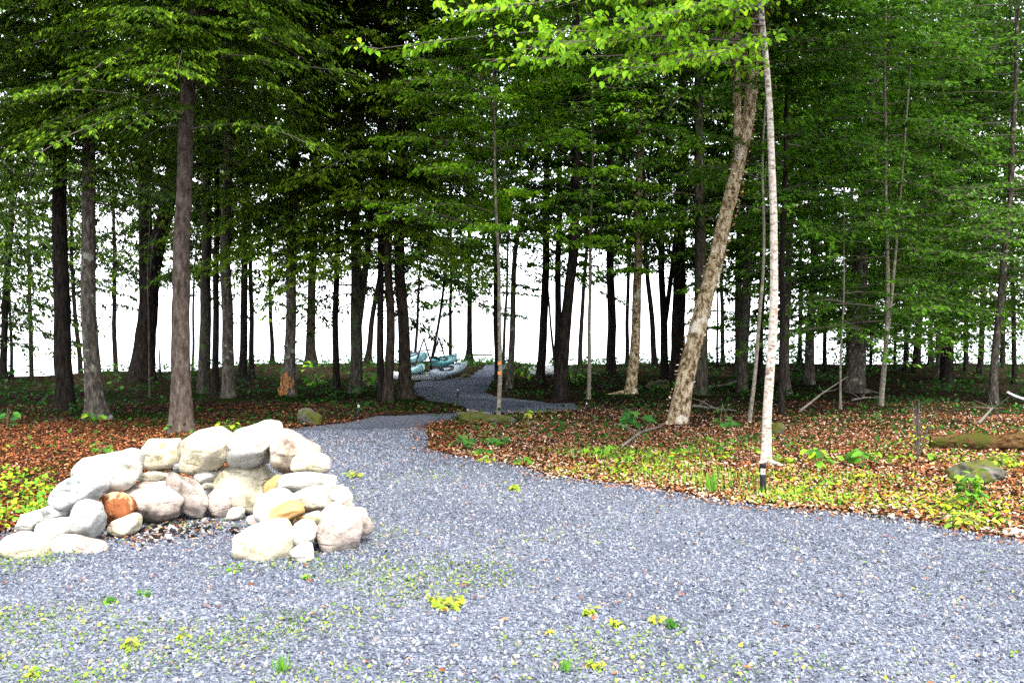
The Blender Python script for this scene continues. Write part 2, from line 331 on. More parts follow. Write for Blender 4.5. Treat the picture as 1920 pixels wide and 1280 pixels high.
def inside(x, y):
    x = np.asarray(x); y = np.asarray(y); r = np.zeros(x.shape, bool)
    q = np.roll(pp, -1, axis=0)
    for (x1, y1), (x2, y2) in zip(pp, q):
        if y1 == y2: continue
        c = ((y1 > y) != (y2 > y)) & (x < (x2 - x1) * (y - y1) / (y2 - y1) + x1); r ^= c
    return r
def edged(x, y):                                   # distance to the gravel edge
    P = np.stack([np.ravel(x), np.ravel(y)], 1); d = np.full(len(P), 1e9)
    for i in range(0, len(P), 4000):
        d[i:i + 4000] = np.sqrt(((P[i:i + 4000, None] - pp[None]) ** 2).sum(2)).min(1)
    return d.reshape(np.shape(x))
def bank_y(x): return 46 - 13 * ss(-12, -19, x) if False else 46 - 13 * ss(0, 1, (-11.5 - x) / 8)
def hgt(x, y):
    x = np.asarray(x, float); y = np.asarray(y, float)
    f = ss(10, 20, y)
    h = .012 * vn(x * .6, y * .6, 2.) + f * .07 * vn(x * .35, y * .35, 5.) + f * .03 * vn(x * 1.3, y * 1.3, 9.)
    h = h + .10 * np.exp(-((x + 5.5) ** 2 / 6 + (y - 11.5) ** 2 / 8))
    yb = bank_y(x) + 1.2 * vn(x * .3, 0 * y, 3.)
    h = h + (.10 + .07 * vn(x * .55, 0 * y, 7.)) * ss(-8, -1, y - yb)
    return h * (1 - ss(0, 4, y - yb)) - 2.2 * ss(0, 5, y - yb)
def gh(x, y): return float(hgt(np.array([x]), np.array([y]))[0])

xs = np.concatenate([-np.geomspace(14, 600, 22)[::-1], np.linspace(-13.8, 13.8, 185), np.geomspace(14, 600, 22)])
ys = np.concatenate([-np.geomspace(4, 400, 16)[::-1], np.linspace(-3.8, 24, 150), np.linspace(24.3, 54, 90), np.geomspace(56, 80, 6)])
X, Y = np.meshgrid(xs, ys)
Z = hgt(X, Y)
ins = inside(X, Y); ed = edged(X, Y)
Z = Z - np.where(ins, .05 * ss(0, .35, ed), 0)
nx_, ny_ = len(xs), len(ys)
idx = np.arange(nx_ * ny_).reshape(ny_, nx_)
F = np.stack([idx[:-1, :-1], idx[:-1, 1:], idx[1:, 1:], idx[1:, :-1]], -1).reshape(-1, 4)
tag(mk('ground', [(np.stack([X, Y, Z], -1).reshape(-1, 3), F, 0, None, True)], M['ground']), kind='structure')

gx, gy = np.meshgrid(np.arange(-9, 9.1, .3), np.arange(-5, 44, .3))
gx = gx.ravel() + rng.uniform(-.08, .08, gx.size); gy = gy.ravel() + rng.uniform(-.08, .08, gy.size)
k_ = inside(gx, gy) & (edged(gx, gy) > .12)
pts = np.concatenate([pp, np.stack([gx[k_], gy[k_]], 1)])
nb_ = len(pp)
res = delaunay_2d_cdt([Vector(p) for p in pts], [(i, (i + 1) % nb_) for i in range(nb_)], [], 1, 1e-5)
V2 = np.array([tuple(v) for v in res[0]]); F3 = np.array([f for f in res[2] if len(f) == 3])
e2 = edged(V2[:, 0], V2[:, 1])
z2 = hgt(V2[:, 0], V2[:, 1]) + .006 - .02 * (1 - ss(0, .08, e2))
tag(mk('gravel_path', [(np.column_stack([V2, z2]), F3, 0, None, True)], M['gravel']), kind='structure')
LZ = -1.0
tag(mk('lake', [(np.array([(-4000, 47, LZ), (4000, 47, LZ), (4000, 8000, LZ), (-4000, 8000, LZ)]), np.array([(0, 1, 2, 3)]), 0)], M['water']), kind='structure')

# ------------------------------------------------------------------ loose gravel, fallen leaves, weeds (stuff)
def frustum(n, y0, y1, power=1.0, xm=.64, r=rng):
    u = r.uniform(size=n); y = (y0 ** (2 * power) + u * (y1 ** (2 * power) - y0 ** (2 * power))) ** (1 / (2 * power))
    return r.uniform(-xm, xm, n) * y, y
x, y = frustum(230000, 3.4, 15, .66)
k_ = inside(x, y); x, y = x[k_], y[k_]; n = len(x)
sz = rng.gamma(5, .0018, n).clip(.004, .018) * (1 + .25 * ss(7, 14, y))
R1 = runit(n); R2 = np.cross(R1, runit(n)); R2 /= np.linalg.norm(R2, axis=1, keepdims=True); R3 = np.cross(R1, R2)
up = np.abs(R3[:, 2:3])
c = np.stack([x, y, hgt(x, y) + .006 + sz * .25], 1)
A = R1 * (sz * rng.uniform(.8, 1.5, n))[:, None]; B = R2 * (sz * rng.uniform(.6, 1.0, n))[:, None]; C_ = R3 * (sz * rng.uniform(.3, .7, n))[:, None]
sk = lambda: rng.uniform(-.3, .3, (n, 1))
Vg = np.stack([c + A + sk() * B, c + B + sk() * C_, c - A + sk() * C_, c - B + sk() * A, c + C_ + sk() * A, c - C_ + sk() * B], 1).reshape(-1, 3)
F0 = np.array([(0, 1, 4), (1, 2, 4), (2, 3, 4), (3, 0, 4), (1, 0, 5), (2, 1, 5), (3, 2, 5), (0, 3, 5)])
Fg = (F0[None] + (np.arange(n) * 6)[:, None, None]).reshape(-1, 3)
tag(mk('gravel', [(Vg, Fg, 0, np.repeat(rng.uniform(size=n), 8))], M['chips']), 'loose blue grey crushed gravel chips on the driveway', None, None, 'stuff')

def scatter_leaf(x, y, size, lift, shape, tilt, wr=.6, r=rng):
    n = len(x); P = np.stack([x, y, hgt(x, y) + lift], 1)
    az = r.uniform(0, 2 * np.pi, n); D = np.stack([np.cos(az), np.sin(az), r.normal(0, tilt, n)], 1)
    N_ = np.stack([r.normal(0, tilt, n), r.normal(0, tilt, n), np.ones(n)], 1)
    return leaves(P, D, N_, size, size * wr, shape, .3, r.uniform(-.3, .4, n)[:, None, None])
# leaf litter: everywhere off the gravel, thick near the clearing, thinned over dark floor deeper in for shade
x, y = frustum(280000, 6.5, 21, .62, .92)
kk_ = rng.uniform(size=len(x)) < 1 - .85 * ss(14.5, 18.5, y + 1.2 * vn(x * .5, y * .5, 3.)); x, y = x[kk_], y[kk_]
k_ = ~inside(x, y) | ((edged(x, y) < .3) & (rng.uniform(size=len(x)) < .25))
x, y = x[k_], y[k_]
V, F, q = scatter_leaf(x, y, rng.uniform(.02, .054, len(x)), rng.uniform(.0, .04, len(x)), 'oval', .35)
rl = np.clip(rng.beta(2, 2.6, len(x)) + np.where(x > -.8, .22, -.04) + .12 * ss(.9, 0, edged(x, y)), 0, 1)
x3, y3 = frustum(900, 3.6, 15, .9); k_ = inside(x3, y3); x3, y3 = x3[k_], y3[k_]
xf = np.concatenate([rng.normal(-3.05, .55, 420), x3]); yf = np.concatenate([rng.normal(7.35, .28, 420), y3])
V2_, F2_, _ = scatter_leaf(xf, yf, rng.uniform(.02, .05, len(xf)), rng.uniform(.015, .03, len(xf)), 'oval', .25)
tag(mk('leaf_litter', [(V, F, 0, np.repeat(rl, q)), (V2_, F2_, 0, np.repeat(rng.uniform(.25, 1, len(xf)), q))], M['litter']), 'brown and rust fallen leaves covering the forest floor', None, None, 'stuff')
# tiny weeds in the gravel
x, y = frustum(150000, 3.5, 11, .8)
dens = ss(-.2, .9, vn(x * 1.1, y * 1.1, 6.)) * (ss(1.2, -2.2, x) if False else np.clip((1.6 - x) / 3.5, .06, 1)) + .55 * ss(5.0, 4.2, y) if False else \
       np.clip(.15 + vn(x * 1.1, y * 1.1, 6.), 0, 1) * np.clip((1.6 - x) / 3.0, .08, 1) * np.clip((8.5 - y) / 3, .15, 1) + .5 * np.clip((4.7 - y) / .8, 0, 1) * np.clip(.3 + vn(x * 2, y * 2, 1.), .1, 1)
k_ = inside(x, y) & (rng.uniform(size=len(x)) < dens * 1.2); x, y = x[k_], y[k_]
V, F, q = scatter_leaf(x, y, rng.gamma(3, .0045, len(x)).clip(.007, .032), rng.uniform(.012, .03, len(x)), 'oval', .5, .7)
tag(mk('weeds', [(V, F, 0, np.repeat(rng.beta(1.4, 1.8, len(x)), q))], M['weedy']), 'tiny yellow green weeds sprouting through the gravel', None, None, 'stuff')
# low green ground cover
def cover(n, y0, y1, pw, thr, seed, sx, lf, off=.12):
    x, y = frustum(int(n * 1.3), y0, y1, pw, .9)
    k = (~inside(x, y)) & (vn(x * sx, y * sx, seed) + rng.normal(0, .25, len(x)) > thr); return x[k], y[k]
blk = []
for (n, y0, y1, pw, thr, sd_, sx, s0, s1, hh) in ((20000, 7, 14, .9, .25, 2.2, .9, .02, .058, .09), (14000, 11, 26, .8, .05, 4.4, .6, .05, .11, .16), (9000, 22, 45, .9, -.1, 1.4, .4, .08, .2, .3)):
    x, y = cover(n, y0, y1, pw, thr, sd_, sx, None)
    kk_ = (x > -1.6) | (y > 15) | (rng.uniform(size=len(x)) < .12); x, y = x[kk_], y[kk_]
    dk = ss(10, 15, y)  # leaf colour darkens with distance, standing in for forest shade
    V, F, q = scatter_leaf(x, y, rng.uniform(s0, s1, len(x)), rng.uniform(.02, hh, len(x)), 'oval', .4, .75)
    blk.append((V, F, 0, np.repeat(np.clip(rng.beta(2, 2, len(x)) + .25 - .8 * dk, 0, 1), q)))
xw, yw = frustum(9000, 7.2, 12.5, 1.0, .62); de = edged(xw, yw)
k_ = ~inside(xw, yw) & (de < .9) & (rng.uniform(size=len(xw)) < np.exp(-de * 1.8) * np.clip(.5 + vn(xw * .8, yw * .8, 8.), .1, 1)); xw, yw = xw[k_], yw[k_]
V, F, q = scatter_leaf(xw, yw, rng.uniform(.015, .038, len(xw)), rng.uniform(.02, .07, len(xw)), 'oval', .5, .7)
blk.append((V, F, 0, np.repeat(rng.uniform(.6, 1, len(xw)), q)))
vx = np.concatenate([np.array([gnd(px, py)[0] for px, py in rng.uniform((0, 905), (115, 1000), (500, 2))]), np.array([])]); vy = np.array([gnd(0, py)[1] for py in rng.uniform(905, 1000, 500)])
vx = -.577 * vy + rng.uniform(-.25, .55, 500) * (1 + 0 * vy)
k_ = ~inside(vx, vy); vx, vy = vx[k_], vy[k_]
V, F, q = scatter_leaf(vx, vy, rng.uniform(.03, .07, len(vx)), rng.uniform(.02, .14, len(vx)), 'oval', .5, .75); blk.append((V, F, 0, np.repeat(rng.uniform(.45, 1, len(vx)), q)))
vx, vy = frustum(60000, 7.5, 12.5, 1.0, .62); de = edged(vx, vy); k_ = ~inside(vx, vy) & (vx > .5) & (rng.uniform(size=len(vx)) < np.exp(-de * 1.1) * np.clip(.35 + 1.2 * vn(vx * .9, vy * .9, 2.), .02, 1)); vx, vy = vx[k_], vy[k_]
V, F, q = scatter_leaf(vx, vy, rng.uniform(.012, .035, len(vx)), rng.uniform(.02, .07, len(vx)), 'oval', .6, .6); blk.append((V, F, 0, np.repeat(rng.uniform(.5, 1, len(vx)), q)))
vx = np.concatenate([rng.uniform(-24, 26, 7000), rng.uniform(9, 27, 5000)]); vy = bank_y(vx) + rng.normal(-1.2, 1.0, 12000); k_ = vn(vx * .8, vy * .3, 3.) > -.2; vx, vy = vx[k_], vy[k_]
V, F, q = scatter_leaf(vx, vy, rng.uniform(.08, .2, len(vx)), rng.gamma(2, .09, len(vx)) * (1 + 2.2 * ss(8, 12, vx)), 'oval', .6, .7); blk.append((V, F, 0, np.repeat(rng.uniform(0, .5, len(vx)), q)))
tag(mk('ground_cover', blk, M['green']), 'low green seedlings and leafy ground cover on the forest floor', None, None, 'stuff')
# grass on the verge
def blades(x, y, h, r=rng):
    n = len(x); P = np.stack([x, y, hgt(x, y)], 1); az = r.uniform(0, 6.283, n); le = r.uniform(.1, .7, n)
    D = np.stack([np.cos(az) * le, np.sin(az) * le, np.ones(n)], 1)
    return leaves(P, D, np.stack([np.cos(az), np.sin(az), -le], 1) + .01, h, h * .05 + .002, 'kite', .1, .25)
cx = np.array([(1130, 860), (1180, 850), (1260, 880), (1380, 900), (1340, 840), (1300, 905), (1480, 935), (1560, 945), (1420, 925), (1240, 905), (60, 960), (1590, 900)])
gxy = np.array([gnd(*p) for p in cx])
xx = np.concatenate([rng.normal(p[0], .3, 110) for p in gxy]); yy = np.concatenate([rng.normal(p[1], .22, 110) for p in gxy])
k_ = ~inside(xx, yy); xx, yy = xx[k_], yy[k_]
V, F, q = blades(xx, yy, rng.uniform(.04, .15, len(xx)))
tag(mk('grass', [(V, F, 0, rng.uniform(size=len(F)))], M['grass']), 'thin grass growing along the gravel verge', None, None, 'stuff')
# ash and charcoal in the fire ring
x = rng.normal(-3.0, .42, 700); y = rng.normal(7.35, .2, 700)
cA = np.stack([x, y, hgt(x, y) + .012], 1); n = len(x); x[:90] = rng.normal(-2.55, .16, 90); y[:90] = rng.normal(7.25, .12, 90); s_ = np.concatenate([rng.uniform(.03, .06, 90), rng.uniform(.006, .028, n - 90)]) * np.exp(-((x + 2.85) / .6) ** 2).clip(.35, 1)
A = runit(n) * s_[:, None]; B = np.cross(A, runit(n)); C_ = np.cross(runit(n), A)
Vc = np.stack([cA + A, cA + B, cA - A, cA - B, cA + C_, cA - C_], 1).reshape(-1, 3)
Fc = (F0[None] + (np.arange(n) * 6)[:, None, None]).reshape(-1, 3)
tag(mk('charcoal', [(Vc, Fc, 0, np.repeat(rng.uniform(size=n) ** 1.5, 8))], M['char']), 'black charcoal and ash left inside the stone fire ring', None, None, 'stuff')

# ------------------------------------------------------------------ fire ring stones
bm = bmesh.new(); bmesh.ops.create_icosphere(bm, subdivisions=4, radius=1); bm.verts.index_update()
ICO_V = np.array([v.co[:] for v in bm.verts]); ICO_F = np.array([[v.index for v in f.verts] for f in bm.faces]); bm.free()
def boulder(w_, h_, d_, rot, seed, k=2.5, cuts=4, rough=.06):
    r = np.random.default_rng(seed)
    d = ICO_V.copy(); m = 9 + 3 * cuts; nn = runit(m, r); lim = r.uniform(.74, 1.0, m)
    nn = np.vstack([nn, np.eye(3), -np.eye(3)]); lim = np.concatenate([lim, np.full(6, .92)]); q = 9 + 4.5 * cuts * (k / 2.5)
    rad = 1 / (np.maximum(d @ nn.T / lim, 0) ** q).sum(1) ** (1 / q)
    rad = np.minimum(rad, 1.15); p = d * rad[:, None]
    off = Vector(r.uniform(-50, 50, 3))
    nz = np.array([mnoise.noise(Vector(v) * 1.3 + off) * 1.1 + mnoise.noise(Vector(v) * 3.1 + off) * .5 + mnoise.noise(Vector(v) * 7.5 + off) * .22 + mnoise.noise(Vector(v) * 16 + off) * .1 for v in p])
    p = p + d * (nz * rough * 1.5)[:, None]
    lo, hi = p.min(0), p.max(0); p = (p - (lo + hi) / 2) / (hi - lo) * 2
    p = p * np.array([w_, d_, h_]) / 2
    a = math.radians(rot); c, s = math.cos(a), math.sin(a)
    return np.stack([p[:, 0] * c + p[:, 2] * s, p[:, 1], -p[:, 0] * s + p[:, 2] * c], 1)
def z2p(zx, zy): return zx / 2.667, zy / 2.667 + 760
# (cx, cy, w, h in the zoomed drawing, rotation clockwise, depth, thickness factor, material, power, cuts, label)
STONES = [
 (125, 712, 205, 148, 0, 6.62, .9, 'cream', 2.6, 3, 'squat cream boulder ending the low arm of the fire ring beside the weeds'),
 (385, 712, 312, 140, 3, 6.66, .55, 'pink', 2.8, 2, 'long low white boulder lying on the gravel at the front of the fire ring'),
 (150, 585, 125, 105, -15, 6.85, 1, 'white', 2.2, 2, 'smooth white cobble on top of the squat cream boulder, by the weeds'),
 (285, 535, 150, 95, -10, 7.05, 1, 'grey', 2.4, 4, 'small blue grey stone wedged below the grey angular boulder of the fire ring'),
 (272, 620, 155, 105, -8, 6.86, 1, 'white', 2.3, 2, 'rounded white cobble sitting on the long low white boulder'),
 (385, 440, 240, 165, -27, 7.2, .85, 'grey', 2.5, 6, 'grey white angular boulder with dark cracks slanting down the ring arm'),
 (430, 565, 165, 190, 22, 7.0, .9, 'grey', 2.4, 4, 'upright grey white stone with wrinkled grooves below the grey angular boulder'),
 (552, 342, 305, 210, -12, 7.62, .85, 'white', 2.3, 2, 'big smooth white boulder above the rust red stone'),
 (652, 250, 88, 58, 35, 8.15, 1, 'cream', 2.2, 1, 'little yellowish egg shaped stone behind the big smooth white boulder'),
 (798, 245, 218, 160, -8, 8.05, .85, 'cream', 2.3, 2, 'rounded cream boulder with a grey smudge on top of the thin flat slabs'),
 (591, 515, 158, 160, 8, 7.4, .9, 'rust', 2.7, 6, 'rust red angular stone in the fire ring wall'),
 (620, 605, 165, 98, -15, 7.22, .8, 'cream', 2.5, 4, 'cream stone on the ground under the rust red stone'),
 (765, 495, 290, 185, 8, 7.75, .7, 'pink', 2.5, 3, 'large pale pinkish boulder at the base beside the rust red stone'),
 (765, 355, 150, 52, -6, 8.0, 1, 'cream', 2.8, 3, 'long flat slab directly under the rounded cream boulder with grey smudge'),
 (788, 392, 118, 36, -6, 7.93, 1.2, 'white', 2.8, 3, 'thin white slab lowest of the two flat slabs in the wall'),
 (862, 345, 66, 58, -35, 8.0, 1, 'pink', 2.5, 4, 'small pinkish chunk beside the tip of the leaning pink slab'),
 (915, 210, 58, 46, -10, 8.3, 1, 'white', 2.3, 2, 'small white stone filling the gap between two top boulders near the big trunk'),
 (1035, 222, 260, 205, -14, 8.0, .85, 'cream', 2.5, 3, 'large white top boulder with a cracked yellowish underside'),
 (898, 312, 58, 44, 15, 8.05, 1, 'grey', 2.5, 3, 'small grey wedge stone under the edge of the cracked white top boulder'),
 (938, 442, 125, 265, -35, 7.85, .8, 'pink', 2.8, 5, 'tall pinkish slab leaning diagonally in the back wall of the fire ring'),
 (1020, 356, 116, 70, -5, 8.0, 1, 'white', 2.6, 4, 'flat white stone under the cracked white top boulder'),
 (1026, 402, 86, 42, -4, 7.9, 1, 'white', 2.4, 2, 'small pale slab between the flat white stone and the upright pale one'),
 (1095, 485, 132, 152, 8, 7.85, .8, 'pink', 2.4, 3, 'upright pale pink stone standing beside the leaning slab'),
 (1170, 545, 105, 68, -32, 7.75, .8, 'white', 2.3, 5, 'small white pointed stone on the ground against the back boulder'),
 (1245, 415, 355, 275, 12, 8.1, .6, 'cream', 2.7, 4, 'widest cream boulder in the back wall with a brown stain'),
 (1275, 202, 285, 210, -22, 8.05, .8, 'white', 2.4, 4, 'peaked white boulder, highest stone of the fire ring'),
 (1462, 248, 250, 208, 30, 7.95, .8, 'brown', 2.4, 4, 'brown streaked boulder on the slope beside the peaked white boulder'),
 (1555, 286, 185, 104, 3, 7.6, .85, 'cream', 3.0, 2, 'smooth cream block resting against the brown streaked boulder'),
 (1385, 402, 138, 95, -38, 7.55, .8, 'tan', 2.3, 3, 'orange tan stone tucked behind the flat white stones of the near arm'),
 (1535, 388, 292, 105, -2, 7.3, .8, 'white', 2.4, 2, 'long flat white boulder below the smooth cream block'),
 (1545, 472, 200, 118, -4, 6.95, .9, 'cream', 2.4, 2, 'yellow white rounded boulder above the golden brown stone'),
 (1690, 465, 140, 128, 15, 7.15, .9, 'white', 2.3, 3, 'round white boulder with a notch on the outer shoulder of the ring'),
 (1435, 532, 165, 92, -10, 6.75, .9, 'tan', 2.5, 5, 'golden brown stone balanced on the biggest front boulder'),
 (1570, 568, 92, 72, 5, 6.75, 1, 'cream', 2.5, 4, 'small cream chunk between the golden brown stone and the pink angular boulder'),
 (1400, 520, 215, 210, -30, 7.12, .7, 'white', 2.4, 2, 'smooth white boulder half hidden behind the golden brown stone'),
 (1338, 692, 305, 245, -8, 6.55, .8, 'cream', 2.4, 2, 'biggest front boulder, smooth cream white, on the gravel'),
 (1520, 632, 122, 128, 12, 6.5, .9, 'white', 2.3, 3, 'round speckled white cobble stacked on the ball shaped cobble'),
 (1510, 748, 116, 108, -15, 6.38, .9, 'white', 2.1, 1, 'ball shaped white cobble on the ground between two big front boulders'),
 (1682, 638, 240, 265, 12, 6.75, .75, 'pink', 2.7, 5, 'large pinkish angular boulder at the front end of the near arm'),
 (1808, 590, 95, 125, -22, 6.98, .9, 'pink', 2.5, 4, 'narrow pale stone leaning on the outside of the pink angular boulder'),
 (1800, 536, 85, 45, 25, 7.15, 1, 'grey', 2.5, 4, 'small flat grey stone on the outer slope under the round white boulder'),
 (1275, 577, 80, 62, -20, 7.3, 1, 'pink', 2.4, 3, 'small pinkish stone inside the ring behind the biggest front boulder'),
 (1738, 512, 70, 62, 40, 7.0, 1, 'brown', 2.6, 4, 'dark banded brown wedge between the round white and pink angular boulders'),
 (372, 528, 52, 34, 10, 7.12, 1, 'grey', 2.5, 4, 'tiny grey chock stone above the upright grooved stone'),
 (1590, 655, 46, 60, 10, 6.8, 1, 'tan', 2.4, 3, 'small tan chock stone beside the round speckled cobble'),
 (1500, 572, 70, 44, 0, 6.9, 1, 'tan', 2.4, 3, 'small tan filler under the golden brown stone'),
]
for i, (zx, zy, zw, zh, rot, D, tf, mname, k, cu, lab) in enumerate(STONES):
    px, py = z2p(zx, zy); s = D / FPX / 2.667
    wm, hm = zw * s * 1.05, zh * s * 1.04
    D = D + (.07 * math.sin(i * 2.399 * 3)); c = at(px, py, D); dm = max(.1, tf * (wm if wm < hm * 2 else hm * 1.5) * 1.15)
    p = boulder(wm, hm, dm, rot, 100 + i, k, cu) + c
    o = mk('stone', [(p, ICO_F, 0, None, True)], M['st_' + mname], loc=c)
    tag(o, lab, 'stone', 'stones of the horseshoe fire ring')
def rock(px, py, wpx, hpx, D, tf, mname, seed, name, lab, cat='rock', sink=.25, k=2.4, cu=5, rough=.09):
    s = D / FPX; wm, hm = wpx * s, hpx * s * (1 + sink)
    b = at(px, py, D); z = gh(b[0], b[1]); c = np.array([b[0], b[1], z + hm / 2 - hm * sink])
    o = mk(name, [(boulder(wm, hm, wm * tf, 0, seed, k, cu, rough * (2.2 if 'stump' in name else 1)) + c, ICO_F, 0, None, True)], M[mname], loc=c); return tag(o, lab, cat)
rock(581, 793, 44, 32, dep(793), .8, 'st_moss', 31, 'rock', 'mossy grey rock at the bend of the gravel path')
rock(873, 703, 20, 8, 34, 1, 'st_moss', 32, 'rock', 'low flat rock at the path edge beyond the kayak rack')
rock(1458, 812, 30, 24, dep(812), 1, 'st_moss', 33, 'rock', 'rounded tan rock just behind the white birch trunk')
rock(1832, 902, 108, 44, dep(902), .9, 'st_moss', 34, 'mossy_stump', 'low mossy stump in the leaves in front of the fallen log', 'stump')
rock(1904, 1000, 46, 12, dep(1000), .8, 'st_white', 35, 'rock', 'flat white rock at the far edge of the gravel below the leafy shrub')
rock(1234, 728, 46, 18, 28, .9, 'st_moss', 36, 'rock', 'dark low rock under the cluster of dark trunks behind the leaning birch')
rock(885, 789, 62, 20, dep(792), .8, 'st_moss', 37, 'mossy_stump', 'mossy stump beside the pale sapling at the path bend', 'stump')
rock(935, 796, 66, 18, dep(796), .7, 'st_moss', 38, 'rock', 'brown half buried rock at the foot of the pale sapling')

# ------------------------------------------------------------------ trees
def axis_curve(base, pts, H):
    """base (3,), upward points (n,3) -> function z -> (x, y)"""
    P = np.vstack([base] + list(pts)); z = P[:, 2]
    d = (P[-1] - P[-2]); d = d / max(d[2], 1e-3)
    P = np.vstack([P, P[-1] + (d * .35 + np.array([0, 0, .65])) * max(.5, base[2] + H - z[-1])])
    def f(zz):
        return np.stack([np.interp(zz, P[:, 2], P[:, 0]), np.interp(zz, P[:, 2], P[:, 1])], -1)
    return f
def trunk_blocks(f, z0, z1, r0, k=14, flare=.6, step=.2, r=rng, lobes=4, wob=.02, rough=.05):
    n = max(8, int((z1 - z0) / step)); t = np.linspace(0, 1, n) ** 1.35; z = z0 - .15 + (z1 - z0 + .15) * t
    c = f(z); ph = r.uniform(0, 6.28, 6)
    # smooth the kinks
    c = np.stack([np.convolve(np.pad(c[:, i], 3, mode='edge'), np.ones(7) / 7, 'valid') for i in (0, 1)], 1) if n > 10 else c
    hgt_ = z - z0
    c = c + wob * np.stack([np.sin(hgt_ * .9 + ph[0]) + .5 * np.sin(hgt_ * 2.3 + ph[1]), np.sin(hgt_ * 1.1 + ph[2])], 1)
    rad = r0 * (1 - .75 * np.clip(hgt_ / (z1 - z0), 0, 1) ** .9)
    th = np.arange(k) / k * 2 * np.pi
    fl = flare * np.exp(-np.maximum(hgt_, 0) / (r0 * 1.5 + .06))[:, None] * (1 + .7 * np.cos(lobes * th[None] + ph[3]) + .3 * np.cos(2 * th[None] + ph[4]))
    rg = rough * (np.sin(th[None] * 5 + hgt_[:, None] * 1.3 + ph[5]) * .5 + np.sin(th[None] * 3 - hgt_[:, None] * 4.1 + ph[1]) * .5 + np.sin(th[None] * 7 + hgt_[:, None] * 9 + ph[2]) * .5)
    Rr = rad[:, None] * (1 + fl + rg)
    V = np.stack([c[:, :1] + Rr * np.cos(th), c[:, 1:] + Rr * np.sin(th), np.repeat(z[:, None], k, 1)], -1).reshape(-1, 3)
    i = np.arange(n * k).reshape(n, k); j = np.roll(i, -1, 1)
    F = np.stack([i[:-1], j[:-1], j[1:], i[1:]], -1).reshape(-1, 4)
    return V, F
CONC = [1.0]
def branches(f, z0, z1, R, nb, r, el, droop, azr=None, lmin=.55, taper=.55):
    zb = z0 + (z1 - z0) * np.sort(r.uniform(size=nb)) ** CONC[0]
    az = (np.arange(nb) * 2.4 + r.uniform(-.6, .6, nb)) if azr is None else r.uniform(azr[0], azr[1], nb)
    L = R * (1 - taper * (zb - z0) / max(z1 - z0, .1)) * r.uniform(lmin, 1.1, nb)
    e = r.uniform(el[0], el[1], nb); dr = r.uniform(droop[0], droop[1], nb)
    d = np.stack([np.cos(az), np.sin(az), 0 * az], 1); p0 = np.column_stack([f(zb), zb])
    bend = r.normal(0, .12, nb)
    def P(b, t):
        pr = np.stack([-d[b, 1], d[b, 0], 0 * t], 1)
        q = p0[b] + d[b] * (L[b] * t)[:, None] + pr * (bend[b] * L[b] * t * t)[:, None]
        q[:, 2] += e[b] * L[b] * t - dr[b] * L[b] * t * t; return q
    return P, d, L, zb
def limb_tubes(P, L, nb, r0, k=4, m=6):
    t = np.linspace(0, 1, m); b = np.repeat(np.arange(nb), m)
    Q = P(b, np.tile(t, nb)).reshape(nb, m, 3)
    R = (r0 * (L / L.max()) ** .8)[:, None] * (1 - .85 * t)[None]
    return tubes(Q, R, k)
def conifer_crown(f, z0, z1, R, nb, per, size, r, K=9, el=(-.05, .3), droop=(.2, .5), azr=None, r0=.022, shade=0., taper=.55):
    P, d, L, zb = branches(f, z0, z1, R, nb, r, el, droop, azr, .55, taper)
    N_ = nb * per; b = r.integers(0, nb, N_); side = r.choice([-1., 1.], N_); kk = r.integers(0, K, N_)
    key = (b * K + kk) * 2 + (side > 0); tj = r.uniform(-.5, .5, nb * K * 2); lj = r.uniform(.5, 1.25, nb * K * 2); gone = r.uniform(size=nb * K * 2) < .12
    t = np.clip(.14 + .86 * (kk + .5 + tj[key]) / K, .05, 1); s = r.uniform(0, 1, N_) ** .8
    l = (L[b] * .42 * (1 - .65 * t) + .14) * lj[key]
    dv = d[b]; pr = np.stack([-dv[:, 1], dv[:, 0], 0 * t], 1)
    lat = dv * .62 + pr * (side * .78)[:, None]
    q = P(b, t) + lat * (l * s)[:, None]; q[:, 2] -= .32 * l * s * s - .02; q += r.normal(0, size * .12, (N_, 3))
    lp = np.stack([-lat[:, 1], lat[:, 0], 0 * t], 1); s2 = r.choice([-1., 1.], N_)
    D = lat * .8 + lp * (s2 * r.uniform(.3, .9, N_))[:, None]; D[:, 2] = r.normal(-.5, .28, N_) - .35 * s
    Nn = np.stack([r.normal(0, .38, N_), r.normal(0, .38, N_), np.ones(N_)], 1)
    ln = size * r.uniform(.6, 1.25, N_) * (1.1 - .35 * s)
    ok = ~gone[key]
    V, F, _ = leaves(q[ok], D[ok], Nn[ok], ln[ok], ln[ok] * .36, 'kite', .15, .15)
    rnd = np.clip(r.beta(2, 3.2, N_) + .28 * (s - .4) * t + .15 * (t - .5) - shade, 0, 1)[ok]  # shade shifts leaf colour: lit boughs lighter, silhouetted crowns darker
    VB, FB = limb_tubes(P, L, nb, r0)
    return [(V, F, 0, rnd), (VB, FB, 1, None, True)]
